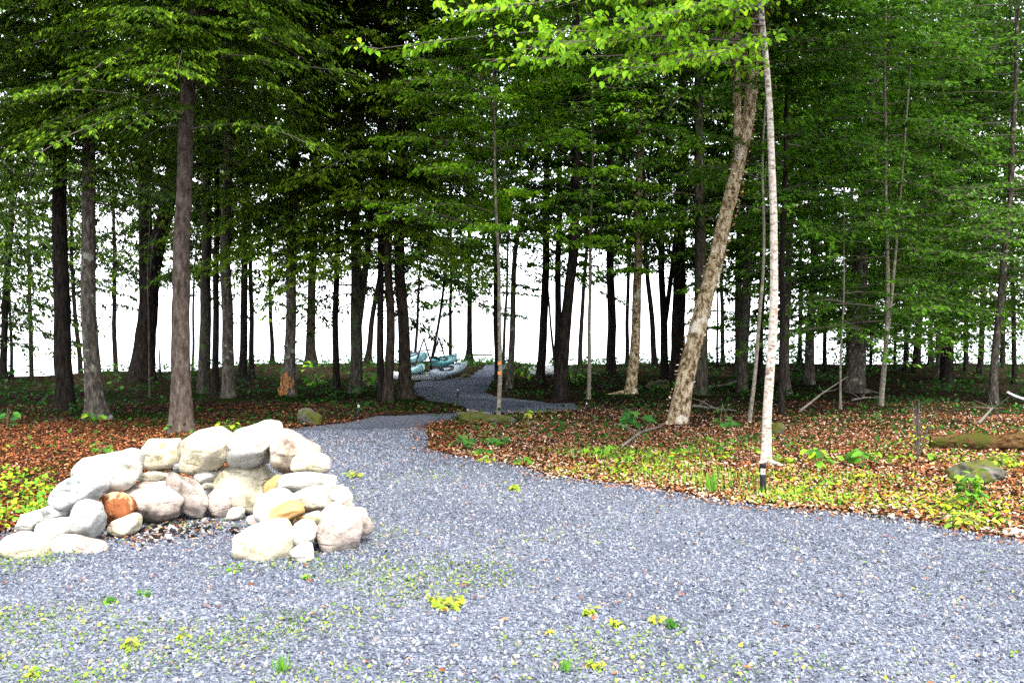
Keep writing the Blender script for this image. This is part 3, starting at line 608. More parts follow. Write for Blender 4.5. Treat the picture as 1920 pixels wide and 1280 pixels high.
def leafy_crown(f, z0, z1, R, nb, per, size, r, K=8, el=(.05, .5), droop=(.1, .45), azr=None, r0=.016, shape='oval', shade=0., wr=.62, lmin=.5, taper=.45):
    P, d, L, zb = branches(f, z0, z1, R, nb, r, el, droop, azr, lmin, taper)
    N_ = nb * per; b = r.integers(0, nb, N_); side = r.choice([-1., 1.], N_); kk = r.integers(0, K, N_)
    key = (b * K + kk) * 2 + (side > 0); nk = nb * K * 2
    tj = r.uniform(-.5, .5, nk); lj = r.uniform(.4, 1.3, nk); an = r.uniform(.35, 1.1, nk); gone = r.uniform(size=nk) < .15
    t = np.clip(.2 + .8 * (kk + .5 + tj[key]) / K, .08, 1); s = (np.floor(r.uniform(0, 7, N_)) + r.uniform(.3, .7, N_)) / 7
    l = (L[b] * .38 * (1 - .5 * t) + .18) * lj[key]
    dv = d[b]; pr = np.stack([-dv[:, 1], dv[:, 0], 0 * t], 1); ca, sa = np.cos(an[key]), np.sin(an[key])
    lat = dv * ca[:, None] + pr * (side * sa)[:, None]
    q = P(b, t) + lat * (l * s)[:, None]; q[:, 2] -= .12 * l * s * s; q += r.normal(0, size * .22, (N_, 3))
    lp = np.stack([-lat[:, 1], lat[:, 0], 0 * t], 1); s2 = r.choice([-1., 1.], N_)
    D = lat * .7 + lp * (s2 * r.uniform(.2, .9, N_))[:, None]; D[:, 2] = r.normal(-.3, .3, N_)
    Nn = np.stack([r.normal(0, .4, N_), r.normal(0, .4, N_), np.ones(N_)], 1)
    ln = size * r.uniform(.6, 1.2, N_); ok = ~gone[key]
    V, F, qn = leaves(q[ok], D[ok], Nn[ok], ln[ok], ln[ok] * wr, shape, .3, .15)
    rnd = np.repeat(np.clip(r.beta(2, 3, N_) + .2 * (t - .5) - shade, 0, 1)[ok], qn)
    VB, FB = limb_tubes(P, L, nb, r0)
    # side twigs
    nk2 = np.arange(nk); bb = nk2 // (K * 2); kk2 = (nk2 // 2) % K; sg = np.where(nk2 % 2 == 1, 1., -1.)
    t2 = np.clip(.2 + .8 * (kk2 + .5 + tj) / K, .08, 1); l2 = (L[bb] * .38 * (1 - .5 * t2) + .18) * lj
    d2 = d[bb]; p2 = np.stack([-d2[:, 1], d2[:, 0], 0 * t2], 1); lt = d2 * np.cos(an)[:, None] + p2 * (sg * np.sin(an))[:, None]
    a0 = P(bb, t2); a2 = a0 + lt * l2[:, None]; a2[:, 2] -= .12 * l2; a1 = (a0 + a2) / 2; a1[:, 2] += .03 * l2
    g = ~gone; VT, FT = tubes(np.stack([a0, a1, a2], 1)[g], np.array([[.3, .2, .08]]) * r0, 3)
    return [(V, F, 0, rnd), (VB, FB, 1, None, True), (VT, FT, 1)]

GT = 'forest trees standing between the clearing and the lake'
def tree(name, cat, px, py, D, wpx, up, H, bark, crown, label, group=None, flare=.55, k=14, lobes=4, wob=.02, seed=0, extra=None, rough=.05):
    r = np.random.default_rng(1000 + seed)
    if D is None: D = dep(py)
    b = at(px, py, D); b[2] = gh(b[0], b[1])
    pts = []
    for u in up:
        q = at(u[0], u[1], D + (u[2] if len(u) > 2 else 0)); pts.append(q)
    if not pts: pts = [b + np.array([r.normal(0, .03), 0, 2.0])]
    f = axis_curve(b, pts, H)
    root = thing(name, label, cat, b, group)
    step = .1 if D < 20 else .2
    blocks = [trunk_blocks(f, b[2], b[2] + H, wpx * D / FPX / 2, k, flare, step, r, lobes, wob, rough) + (0, None, True)]
    mats = [M[bark]]
    if extra: extra(blocks, mats, f, b, wpx * D / FPX / 2, r)
    mk('trunk', blocks, mats, root, b)
    if crown:
        kind = crown[0]; lm = {'H': 'hemlock', 'B': 'broad', 'Y': 'bright', 'M': 'maple'}[kind]; kw = dict(crown[1])
        CONC[0] = .8 if (D > 20 and px < 1300) else .9
        if kind in 'HB' and D > 23 and px < 1300: kw['z0'] = kw['z0'] - .9 + .8 * math.sin(seed * 7.1); kw['el'] = (-.2, .25); kw['shade'] = kw.get('shade', 0) + .18  # far crowns get darker leaf colour to read as silhouettes
        if kind != 'Y' and (px < 330 or px > 1640): kw['per'] = int(kw['per'] * .8)
        if kind != 'Y':
            kw['nb'] = int(kw['nb'] * 1.35); kw['per'] = int(kw['per'] * 1.3); kw['size'] *= 1.15; kw['R'] *= 1.2
            if D > 17 and H >= 13: kw.setdefault('taper', .1)
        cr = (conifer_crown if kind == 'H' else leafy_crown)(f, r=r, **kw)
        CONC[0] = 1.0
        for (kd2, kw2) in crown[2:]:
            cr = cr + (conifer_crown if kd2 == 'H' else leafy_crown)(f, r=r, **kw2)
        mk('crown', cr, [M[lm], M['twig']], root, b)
    return root
def Hc(z0=4.6, z1=17, R=2.4, nb=70, per=110, size=.2, **k): return ('H', dict(z0=z0, z1=z1, R=R, nb=nb, per=per, size=size, **k))
def Bc(z0=3.2, z1=15, R=2.6, nb=55, per=110, size=.14, **k): return ('B', dict(z0=z0, z1=z1, R=R, nb=nb, per=per, size=size, **k))

def Mc(*a, **k): return ('M', Bc(*a, **k)[1])
def roots(*dirs):
    def g(blocks, mats, f, b, r0, r):
        for (dx, dy, ln) in dirs:
            t = np.linspace(0, 1, 8); p = np.stack([b[0] + dx * (.3 * r0 + ln * t), b[1] + dy * (.3 * r0 + ln * t), 0 * t], 1)
            p[:, 2] = hgt(p[:, 0], p[:, 1]) + .30 * r0 * (1 - t) ** 2.2 + .02 - .06 * t
            p[:, 0] += .06 * np.sin(t * 5 + dx) * t
            blocks.append(tube1(p, r0 * (.42 * (1 - t) + .09), 8) + (0, None, True))
    return g
def fork(px0, py0, px1, py1, wr=.6, H=9):
    def g(blocks, mats, f, b, r0, r):
        D = b[1]; a = at(px0, py0, D); c = at(px1, py1, D); d = (c - a) / np.linalg.norm(c - a); a[:2] = f(np.array([a[2]]))[0]
        t = np.linspace(0, 1, 14); e = c + (d * .5 + np.array([0, 0, .5])) * H
        P = (1 - t)[:, None] ** 2 * a + (2 * t * (1 - t))[:, None] * c + (t ** 2)[:, None] * e
        blocks.append(tube1(P, r0 * wr * (1 - .6 * t), 12) + (0, None, True))
    return g
def curls(n, hi):
    def g(blocks, mats, f, b, r0, r):
        mats.append(M['peel'])
        z = b[2] + r.uniform(.1, hi, n); a = r.uniform(0, 6.28, n); rad = r0 * (1 - .75 * ((z - b[2]) / 14) ** .9) * 1.0
        c = f(z); nr = np.stack([np.cos(a), np.sin(a), 0 * a], 1); P = np.column_stack([c, z]) + nr * rad[:, None]
        tg = np.stack([-np.sin(a), np.cos(a), r.normal(0, .3, n)], 1) * r.choice([-1, 1], n)[:, None]
        D = tg * .7 + nr * r.uniform(.2, .8, n)[:, None]
        ln = r.uniform(.02, .065, n); V, F, q = leaves(P, D, nr * .5 + np.array([0, 0, .3]) + runit(n, r) * .3, ln, ln * .6, 'oval', .4, -.5)
        blocks.append((V, F, 1, np.repeat(r.uniform(size=n), q)))
    return g
M['peel'] = attrmat('peeling_bark', [(0, (.05, .03, .02)), (.4, (.30, .15, .06)), (.75, (.5, .36, .2)), (1, (.65, .58, .45))], .8)
def both(*fs):
    def g(*a):
        for q in fs: q(*a)
    return g
def rotpatch(side):
    def g(blocks, mats, f, b, r0, r):
        mats.append(M['rot'])
        n = 40; z = b[2] + r.uniform(-.02, .45, n); a = side + r.normal(0, .5, n); rad = r0 * (1.02 + .5 * np.exp(-(z - b[2]) / .25))
        c = f(z); nr = np.stack([np.cos(a), np.sin(a), 0 * a], 1); P = np.column_stack([c, z]) + nr * rad[:, None]
        V, F, q = leaves(P, np.tile([0, 0, 1.], (n, 1)) + runit(n, r) * .3, nr, r.uniform(.1, .25, n), .09, 'oval', .2, .1)
        blocks.append((V, F, len(mats) - 1))
    return g
def tape(*zs):
    def g(blocks, mats, f, b, r0, r):
        mats.append(M['orange'])
        for z in zs:
            zz = np.array([z - .03, z + .03]); c = f(zz); blocks.append(tube1(np.column_stack([c, zz]), r0 * .86, 12) + (len(mats) - 1,))
    return g

CT, BT, ST = 'conifer_tree', 'broadleaf_tree', 'sapling'
T = []
def add(*a, **k): T.append((a, k))
# ---- near edge of the forest; wide high boughs out of view added for shade
add(CT, 'tree', 343, 815, None, 37, [(341, 600), (345, 250), (370, 0)], 15, 'bark_brown', Hc(4.9, 13, 2.6, 80, 420, .095, K=12) + (('H', dict(z0=5.1, z1=9, R=3.0, nb=48, per=900, size=.085, azr=(-2.7, -.4), K=12)), ('H', dict(z0=8.5, z1=14, R=6.2, nb=70, per=260, size=.26, azr=(-3.1, 0), K=12, taper=.3)),), 'big straight brown conifer trunk rising just behind the fire ring', GT, flare=.5, lobes=3, extra=roots((-.9, -.45, .35), (.6, -.6, .25)))
add(CT, 'tree', 178, 782, None, 31, [(165, 500), (168, 200)], 15, 'bark_grey', Hc(4.6, 14, 2.6, 75, 400, .1, K=11) + (('H', dict(z0=5.1, z1=9, R=3.0, nb=48, per=900, size=.085, azr=(-2.7, -.4), K=12)), ('H', dict(z0=8.5, z1=14, R=6.2, nb=70, per=260, size=.26, azr=(-3.1, 0), K=12, taper=.3)),), 'grey trunk with widely flared split base on the rust leaf litter', GT, flare=.75, lobes=3, extra=roots((-1, -.25, .3), (.9, -.4, .35), (.3, -.9, .25)))
add(CT, 'tree', 121, 770, None, 33, [(115, 500), (112, 300)], 15, 'bark_dark', Hc(4.4, 14, 2.4, 70, 380, .1, K=11) + (('H', dict(z0=5.1, z1=9, R=3.0, nb=48, per=900, size=.085, azr=(-2.7, -.4), K=12)), ('H', dict(z0=8.5, z1=14, R=6.2, nb=70, per=260, size=.26, azr=(-3.1, 0), K=12, taper=.3)),), 'dark mottled trunk next outward from the grey split base trunk', GT, flare=.25)
add('birch_tree', 'birch', 1265, 792, None, 35, [(1290, 680), (1330, 530), (1372, 380), (1398, 250), (1410, 130)], 13, 'bark_yb', ('B', dict(z0=6.4, z1=11, R=3.2, nb=40, per=140, size=.1), ('B', dict(z0=8.2, z1=13, R=6.5, nb=75, per=300, size=.2, azr=(-3.3, .2), K=12, taper=.3))), 'leaning birch with shaggy peeling yellow brown bark', None, flare=.3, k=20, wob=.03, rough=.10, extra=both(curls(900, 8.0), roots((-.8, -.6, .4)), fork(1385, 320, 1378, 60, .5, 3)))
add(ST, 'sapling', 934, 780, None, 8.5, [(937, 690), (934, 500), (931, 380), (926, 150)], 9, 'bark_pale', Mc(3.4, 8.6, 2.2, 36, 180, .1, shade=-.1), 'thin pale sapling with orange tape bands at the path bend', None, flare=.25, k=10, extra=tape(.86, 1.06), wob=.015)
add(ST, 'sapling', 1405, 790, None, 8, [(1413, 680), (1430, 520), (1434, 300)], 9, 'bark_pale', Bc(4.2, 8.5, 1.6, 18, 130, .1), 'thin crooked pale sapling between leaning birch and white birch', None, flare=.2, k=10, wob=.03)
# ---- left side
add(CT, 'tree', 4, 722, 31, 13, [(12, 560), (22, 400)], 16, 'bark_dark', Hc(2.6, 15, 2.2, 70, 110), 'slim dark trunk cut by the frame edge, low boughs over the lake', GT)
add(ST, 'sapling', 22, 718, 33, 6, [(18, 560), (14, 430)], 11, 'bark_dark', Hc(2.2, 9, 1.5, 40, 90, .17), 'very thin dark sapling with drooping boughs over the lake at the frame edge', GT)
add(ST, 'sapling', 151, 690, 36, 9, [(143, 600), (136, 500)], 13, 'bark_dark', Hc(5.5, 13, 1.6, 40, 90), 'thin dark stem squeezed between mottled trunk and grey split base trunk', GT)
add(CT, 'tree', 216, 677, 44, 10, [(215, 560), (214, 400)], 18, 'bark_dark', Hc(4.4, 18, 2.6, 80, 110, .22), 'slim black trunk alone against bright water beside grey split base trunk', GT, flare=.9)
add(CT, 'tree', 263, 720, 29, 40, [(272, 620), (290, 480), (318, 380)], 16, 'bark_dark', Hc(4.4, 16, 2.6, 80, 130, .19), 'wide black forked trunk just behind the big brown conifer', GT, flare=.35, extra=fork(276, 580, 272, 400, .75, 9))
add(ST, 'sapling', 279, 742, 24, 4.5, [(279, 600), (281, 470)], 8, 'bark_grey', None, 'bare pencil thin grey stem in front of the wide black forked trunk', None, flare=.1, k=8)
add('snag', 'snag', 300, 697, 33, 5, [(296, 625)], 1.6, 'bark_dark', None, 'short broken dead stem on the slope beside the black forked trunk', None, flare=.1, k=8)
add(ST, 'sapling', 359, 668, 44, 6, [(363, 560), (370, 440)], 14, 'bark_dark', Hc(6, 14, 1.8, 40, 90, .22), 'thin dark leaning stem hugging the big brown conifer against the water', GT)
add(CT, 'tree', 382, 736, None, 23, [(386, 600), (388, 450)], 17, 'bark_moss', Hc(4.6, 16, 2.3, 70, 130, .17), 'dark trunk with pale flared foot, nearest one beyond the big brown conifer', GT, flare=.3)
add(CT, 'tree', 403, 742, None, 13, [(406, 600), (407, 450)], 15, 'bark_dark', Hc(5.2, 15, 1.7, 45, 110, .17), 'narrow dark trunk pressed against a thicker lichen spotted one', GT, flare=.4)
add(CT, 'tree', 427, 750, None, 23, [(427, 600), (424, 450), (428, 300)], 17, 'bark_grey', Hc(4.5, 16, 2.4, 70, 150, .16), 'lichen spotted grey trunk behind the peaked white boulder', GT, flare=.35)
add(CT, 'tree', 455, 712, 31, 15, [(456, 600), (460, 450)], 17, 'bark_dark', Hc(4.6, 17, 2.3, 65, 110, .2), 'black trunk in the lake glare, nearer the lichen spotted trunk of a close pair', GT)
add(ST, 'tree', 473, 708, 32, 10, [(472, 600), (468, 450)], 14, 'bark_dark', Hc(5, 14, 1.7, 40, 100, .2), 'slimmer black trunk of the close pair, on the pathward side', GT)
add(CT, 'tree', 540, 747, None, 22, [(545, 620), (548, 480), (552, 300)], 15, 'bark_grey', Hc(3.4, 13, 2.8, 85, 320, .12, K=11, shade=-.16) + (('H', dict(z0=3.3, z1=6.5, R=2.7, nb=30, per=460, size=.11, azr=(-2.9, -.25), K=11, shade=-.2)),), 'grey trunk with orange rotten wood at its foot', GT, flare=.4, extra=both(rotpatch(-1.9), rotpatch(-2.6)))  # leaf colour shifted lighter so these boughs read as lit
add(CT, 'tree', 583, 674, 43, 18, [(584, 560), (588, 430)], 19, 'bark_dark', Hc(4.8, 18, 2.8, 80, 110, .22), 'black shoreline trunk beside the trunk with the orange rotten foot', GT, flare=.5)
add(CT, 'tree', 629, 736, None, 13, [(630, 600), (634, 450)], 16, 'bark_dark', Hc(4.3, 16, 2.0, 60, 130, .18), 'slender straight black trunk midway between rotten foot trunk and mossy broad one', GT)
add(CT, 'tree', 667, 738, None, 24, [(667, 620), (668, 450)], 17, 'bark_moss', Hc(3.8, 16, 2.5, 80, 170, .16), 'broad dark trunk forking low, with a second stem leaning toward the path', GT, flare=.3, extra=fork(668, 640, 692, 500, .62, 8))
add(CT, 'tree', 689, 668, 45, 11, [(698, 600), (715, 500)], 16, 'bark_dark', Hc(5.2, 16, 2.2, 60, 100, .22), 'leaning black stem against bright lake beside the low forking trunk', GT)
add(CT, 'tree', 712, 752, None, 14, [(714, 620), (716, 450)], 16, 'bark_dark', Hc(4.6, 15, 1.9, 55, 120, .17), 'thin dark trunk behind the slanted trunk near the kayak rack', GT, flare=.3)
add(CT, 'tree', 729, 755, None, 18, [(732, 620), (727, 500), (722, 330)], 16, 'bark_umber', Hc(3.9, 15, 2.8, 85, 320, .12, K=11, shade=-.16) + (('H', dict(z0=3.3, z1=6.5, R=2.7, nb=30, per=460, size=.11, azr=(-2.9, -.25), K=11, shade=-.2)), ('H', dict(z0=9, z1=14, R=7.0, nb=60, per=220, size=.3, azr=(-2.9, -.25), K=13, taper=.3))), 'brown trunk leaning slightly, second from the kayak rack', GT, flare=.35)  # lighter leaf colour for lit low boughs; high unseen boughs added for shade
add(CT, 'tree', 758, 748, None, 24, [(757, 640), (750, 480), (752, 300)], 16, 'bark_umber', Hc(4.0, 15, 2.6, 80, 210, .15, K=11), 'stout brown trunk standing directly beside the stacked kayaks', GT, flare=.55, lobes=3)
add(ST, 'tree', 777, 662, 44, 6, [(782, 600), (789, 490)], 14, 'bark_dark', Bc(5.0, 14, 2.2, 45, 90, .18, shade=.2), 'thin black stem rising behind the stacked kayaks', GT)
add(ST, 'tree', 805, 703, 32.6, 6, [(818, 630), (838, 490)], 13, 'bark_dark', Bc(4.4, 13, 2.0, 40, 110, .14, shade=.1), 'thin leaning stem growing up through the kayak rack', GT, flare=.2)
add(CT, 'tree', 880, 669, 46, 11, [(880, 560), (881, 430)], 19, 'bark_dark', Bc(4.2, 19, 3.0, 80, 120, .18, shade=.2), 'lone slim shoreline trunk with spreading roots beyond the kayaks', GT, flare=1.5, extra=roots((-1, -.1, 1.0), (1, -.1, 1.0)))
add(ST, 'tree', 932, 708, 32, 11, [(930, 600), (930, 450)], 15, 'bark_dark', Bc(4.6, 15, 2.2, 50, 120, .13, shade=.1), 'dark trunk hidden close behind the orange taped sapling', GT, flare=.5)
add(ST, 'tree', 944, 672, 44, 6, [(947, 600), (952, 480)], 14, 'bark_dark', None, 'thin bluish black stem glimpsed just past the taped sapling', None)
add(BT, 'tree', 955, 733, 26, 13, [(961, 640), (960, 520), (972, 430), (986, 348), (1032, 223), (1078, 140)], 10.5, 'bark_grey', Mc(3.2, 10, 3.0, 56, 290, .11, K=9, shade=-.1), 'curved dark maple trunk arching over the path past the taped sapling', GT, flare=.4)
# ---- centre and right
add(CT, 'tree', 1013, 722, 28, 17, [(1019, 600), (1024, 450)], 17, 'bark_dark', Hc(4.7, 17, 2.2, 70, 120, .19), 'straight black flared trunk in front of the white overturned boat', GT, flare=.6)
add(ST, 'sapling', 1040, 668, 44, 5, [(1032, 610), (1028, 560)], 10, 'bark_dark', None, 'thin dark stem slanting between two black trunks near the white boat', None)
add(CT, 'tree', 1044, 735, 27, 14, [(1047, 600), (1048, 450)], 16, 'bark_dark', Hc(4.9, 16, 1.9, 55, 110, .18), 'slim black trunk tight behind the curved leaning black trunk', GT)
add(CT, 'tree', 1050, 746, None, 23, [(1053, 680), (1065, 580), (1076, 480), (1078, 380)], 16, 'bark_dark', Bc(3.6, 15, 2.5, 70, 180, .11), 'thick dark trunk curving away from the path near the white boat', GT, flare=.3)
add(ST, 'tree', 1086, 684, 40, 9, [(1091, 600), (1098, 500)], 15, 'bark_dark', Bc(5, 15, 2.0, 45, 100, .16, shade=.1), 'thin leaning black stem in the lake glare past the curving trunk', GT)
add(ST, 'sapling', 1102, 746, None, 8, [(1106, 640), (1108, 480)], 10, 'bark_pale', Mc(3.0, 9, 2.0, 30, 190, .11, shade=-.1), 'slim grey sapling at the end of the dark path', GT, flare=.3, k=10)
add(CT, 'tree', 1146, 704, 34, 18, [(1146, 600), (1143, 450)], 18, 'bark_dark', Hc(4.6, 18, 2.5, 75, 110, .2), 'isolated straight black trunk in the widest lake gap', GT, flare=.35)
add('birch_tree', 'birch', 1184, 735, 24.5, 20, [(1191, 640), (1196, 450), (1200, 300), (1198, 170)], 14, 'bark_yb', Mc(3.6, 13, 2.7, 65, 230, .105, K=9), 'upright mottled birch with long root trailing toward the path', GT, flare=.5, extra=both(roots((-1, -.25, .9), (.6, -.5, .4)), fork(1198, 185, 1212, 60, .6, 4)))
add(CT, 'tree', 1228, 672, 42, 11, [(1222, 600), (1212, 500)], 16, 'bark_dark', Hc(5.2, 16, 2.0, 55, 100, .2), 'black stem tilting away from the cluster of dark trunks', GT)
add(CT, 'tree', 1246, 708, 30, 15, [(1246, 620), (1240, 480)], 16, 'bark_dark', Hc(4.8, 16, 2.0, 55, 110, .18), 'medium black trunk in the cluster behind the leaning birch', GT, extra=fork(1246, 610, 1264, 500, .7, 6))
add(CT, 'tree', 1270, 712, 29, 28, [(1271, 620), (1276, 480)], 18, 'bark_dark', Hc(4.4, 17, 2.5, 80, 140, .18), 'thickest black trunk in the cluster behind the leaning birch', GT, flare=.3)
add(CT, 'tree', 1312, 742, None, 27, [(1313, 600), (1312, 400), (1308, 150)], 17, 'bark_moss', Hc(4.6, 16, 2.4, 75, 170, .16), 'green lichened trunk partly hidden right behind the leaning birch', GT, flare=.3)
add(ST, 'sapling', 1345, 674, 42, 4.5, [(1345, 600), (1342, 480)], 9, 'bark_dark', Bc(1.6, 8, 1.9, 30, 90, .15, shade=.2), 'hair thin dark stem with few leaves beyond the leaning birch', None, k=8)
add(CT, 'tree', 1384, 690, 36, 15, [(1384, 600), (1386, 450)], 17, 'bark_dark', Bc(3.8, 17, 2.4, 65, 120, .15, shade=.1), 'black trunk touching the back of a paler dark trunk near white birch', GT)
add(CT, 'tree', 1392, 736, None, 21, [(1396, 620), (1404, 450)], 16, 'bark_moss', Bc(3.8, 15, 2.3, 65, 160, .12), 'greyish dark trunk between the leaning birch and crooked sapling', GT, flare=.25)
add(CT, 'tree', 1424, 716, 29, 14, [(1426, 620), (1428, 480)], 16, 'bark_dark', Bc(3.6, 15, 2.2, 60, 130, .13, shade=.1), 'dark trunk seen between crooked sapling and white birch', GT)
add(CT, 'tree', 1463, 776, None, 12, [(1466, 640), (1470, 450)], 12, 'bark_dark', Bc(3.2, 11, 2.2, 50, 210, .1, K=9), 'dark slim trunk close behind the white birch beside the tan rock', GT, flare=.2)
add(BT, 'tree', 1474, 738, None, 15, [(1476, 600), (1480, 420)], 15, 'bark_grey', Bc(1.6, 14, 2.6, 81, 190, .11, el=(-.12, .35)), 'grey brown trunk first past the white birch in the shade', GT)
add(BT, 'tree', 1519, 724, None, 18, [(1519, 620), (1526, 480)], 16, 'bark_grey', Bc(1.4, 15, 2.9, 87, 180, .12, el=(-.12, .35)), 'dark upright trunk beside the long fallen branch', GT, flare=.25)
add(ST, 'tree', 1546, 690, 38, 8, [(1546, 600), (1550, 480)], 14, 'bark_dark', Bc(1.3, 13, 2.6, 67, 110, .15, shade=.1, el=(-.12, .35)), 'thin black stem between fallen branch and the big flared trunk', GT)
add(ST, 'sapling', 1576, 766, None, 4.5, [(1577, 680), (1580, 560)], 7, 'bark_pale', Bc(1.6, 6.5, 1.9, 24, 150, .09, el=(-.12, .35)), 'pencil thin grey sapling in front of the big flared trunk', None, k=8)
add(BT, 'tree', 1602, 735, None, 34, [(1606, 640), (1612, 480), (1634, 260)], 17, 'bark_grey', Bc(1.6, 16, 3.2, 108, 200, .12, el=(-.12, .35)), 'thickest trunk of the shaded right wood, roots spread at its foot', GT, flare=.4, extra=roots((1, -.4, .7), (-.8, -.5, .4)))
add(ST, 'tree', 1652, 762, None, 10, [(1658, 680), (1664, 620), (1662, 540)], 11, 'bark_pale', Bc(1.5, 10, 2.6, 60, 220, .1, K=9, el=(-.12, .35)), 'slender grey sapling splitting in a narrow V against the lake', GT, flare=.15, k=10, extra=fork(1661, 648, 1676, 540, .75, 5))
add(ST, 'tree', 1632, 690, 38, 6, [(1634, 600), (1640, 520)], 12, 'bark_dark', Bc(1.3, 11, 2.1, 47, 100, .15, shade=.1, el=(-.12, .35)), 'wiry black stem between the thickest trunk and the V sapling', GT)
add(ST, 'tree', 1678, 690, 38, 6, [(1680, 600), (1684, 500)], 12, 'bark_dark', Bc(1.4, 12, 2.2, 47, 100, .15, shade=.1, el=(-.12, .35)), 'wiry black stem just past the V sapling', GT)
add(CT, 'tree', 1697, 686, 38, 10, [(1700, 600), (1706, 480)], 16, 'bark_dark', Hc(2.5, 15, 2.6, 87, 110, .2), 'first of two parallel black trunks crossing the bright gap', GT)
add(CT, 'tree', 1718, 692, 36, 14, [(1724, 600), (1734, 480)], 16, 'bark_dark', Hc(2.3, 16, 2.8, 94, 110, .2), 'heavier slanting one of two parallel black trunks in the bright gap', GT)
add(CT, 'tree', 1758, 706, 32, 10, [(1760, 600), (1762, 480)], 16, 'bark_grey', Bc(1.4, 15, 2.6, 74, 140, .13, el=(-.12, .35)), 'narrow trunk stuck to a thick brown one in the shaded wood', GT)
add(CT, 'tree', 1777, 706, 30, 23, [(1778, 600), (1784, 450)], 17, 'bark_dark', Bc(1.3, 16, 3.0, 101, 160, .13, el=(-.12, .35)), 'thick brown trunk behind the twiggy yellow bush', GT, flare=.2)
add(ST, 'tree', 1812, 690, 38, 9, [(1812, 600), (1810, 480)], 15, 'bark_dark', Hc(2.1, 14, 2.6, 74, 110, .2), 'black stem beyond the thick brown trunk, over the fallen log', GT)
add(ST, 'tree', 1838, 696, 35, 11, [(1840, 600), (1846, 480)], 15, 'bark_dark', Hc(2.1, 14, 2.6, 74, 110, .2), 'black trunk shading the last lake gaps, over the fallen log', GT)
add(BT, 'tree', 1862, 752, None, 15, [(1866, 660), (1878, 540), (1892, 400)], 13, 'bark_grey', Bc(1.4, 12, 2.9, 81, 210, .11, K=9, el=(-.12, .35)), 'lean grey trunk tilting outward above the pale curved branch', GT, flare=.3)
add(ST, 'tree', 1902, 720, 29, 9, [(1900, 600), (1896, 450)], 14, 'bark_dark', Bc(1.3, 13, 2.6, 67, 150, .12, el=(-.12, .35)), 'dark stem nearest the frame edge above the pale curved branch', GT)
add(BT, 'tree', 1968, 740, None, 22, [(1965, 600)], 15, 'bark_grey', Bc(2.3, 14, 3.0, 75, 200, .11, K=9), 'tree outside the frame whose leaves hang into the upper corner above the log', GT)
add(CT, 'tree', -60, 735, None, 24, [(-62, 600)], 15, 'bark_dark', Hc(3.6, 14, 2.8, 80, 160, .16), 'conifer outside the frame whose boughs reach over the leaf litter corner', GT)
# ---- shoreline conifers and broadleaves whose tops close the canopy
for i, (px, D, wpx, z0) in enumerate([(60, 40, 9, 3.2), (170, 45, 9, 4.0), (330, 45, 9, 4.6), (510, 45, 8, 3.2), (845, 45, 7, 3.6), (1175, 45, 8, 5.8), (1355, 45, 8, 5.2), (1500, 44, 8, 2.2), (1590, 44, 9, 2.0), (1745, 43, 9, 1.8), (1880, 42, 9, 1.8)]):
    lab = ['slim far trunk near the frame edge behind low boughs', 'slim far trunk hidden behind the grey split base trunk', 'slim far trunk hidden behind the big brown conifer', 'slim far trunk between close black pair and orange rotten foot trunk', 'slim far trunk between kayak rack and lone shoreline trunk', 'slim far trunk hidden behind the upright mottled birch', 'slim far trunk in the gap beyond the leaning birch', 'slim far trunk in the lake gap past the white birch', 'slim far trunk hidden behind the thickest shaded trunk', 'slim far trunk between parallel black trunks and thick brown trunk', 'slim far trunk behind the lean grey outward tilting trunk'][i]
    add(CT, 'tree', px, 625 + CAM_H * FPX / D, D, wpx, [(px + (i * 37 % 11) - 5, 480)], 19, 'bark_dark', Hc(z0, 19, 2.9, 85, 120, .24), lab, GT)
for i, (a, k) in enumerate(T): tree(*a, seed=i, **k)

# ---- white birch with the sunlit boughs reaching over the clearing
D = 11.1; b = at(1442, 872, D); b[2] = gh(b[0], b[1]); r = np.random.default_rng(77)
f = axis_curve(b, [at(1446, 700, D), at(1447, 400, D), at(1436, 150, D), at(1430, 0, D)], 10)
root = thing('birch_tree', 'slender white birch beside the path light, bright boughs overhead', 'birch', b)
bl = [trunk_blocks(f, b[2], b[2] + 10, .060, 18, .35, .06, r, 3, .026, .07) + (0, None, True)]; mts = [M['bark_wb']]
roots((.8, -.5, .35))(bl, mts, f, b, .068, r)
mk('trunk', bl, mts, root, b)
BO = [ # start on trunk (py), tip (px, py, depth), leaves
 (20, 690, 88, 9.2, 260), (60, 900, 118, 8.8, 300), (-20, 1010, 60, 8.6, 300), (-90, 830, 30, 8.8, 240), (85, 1150, 122, 8.4, 260), (-60, 1040, 12, 8.6, 220),
 (60, 1260, 118, 9.2, 200), (-100, 930, 25, 8.2, 200), (40, 1340, 112, 9.0, 160), (-50, 1250, 30, 8.4, 200), (-10, 1110, 82, 9.4, 260), (-30, 1380, 20, 9.2, 160), (-160, 1000, -40, 8.3, 300), (-180, 1200, -60, 8.1, 300), (-220, 800, -90, 8.8, 300), (10, 1000, 100, 9.9, 260), (-40, 1180, 55, 9.0, 260), (30, 960, 90, 8.3, 240), (-120, 1120, 10, 9.5, 240)]
Pp, Dd, Nn, Ll, tp, tr_ = [], [], [], [], [], []
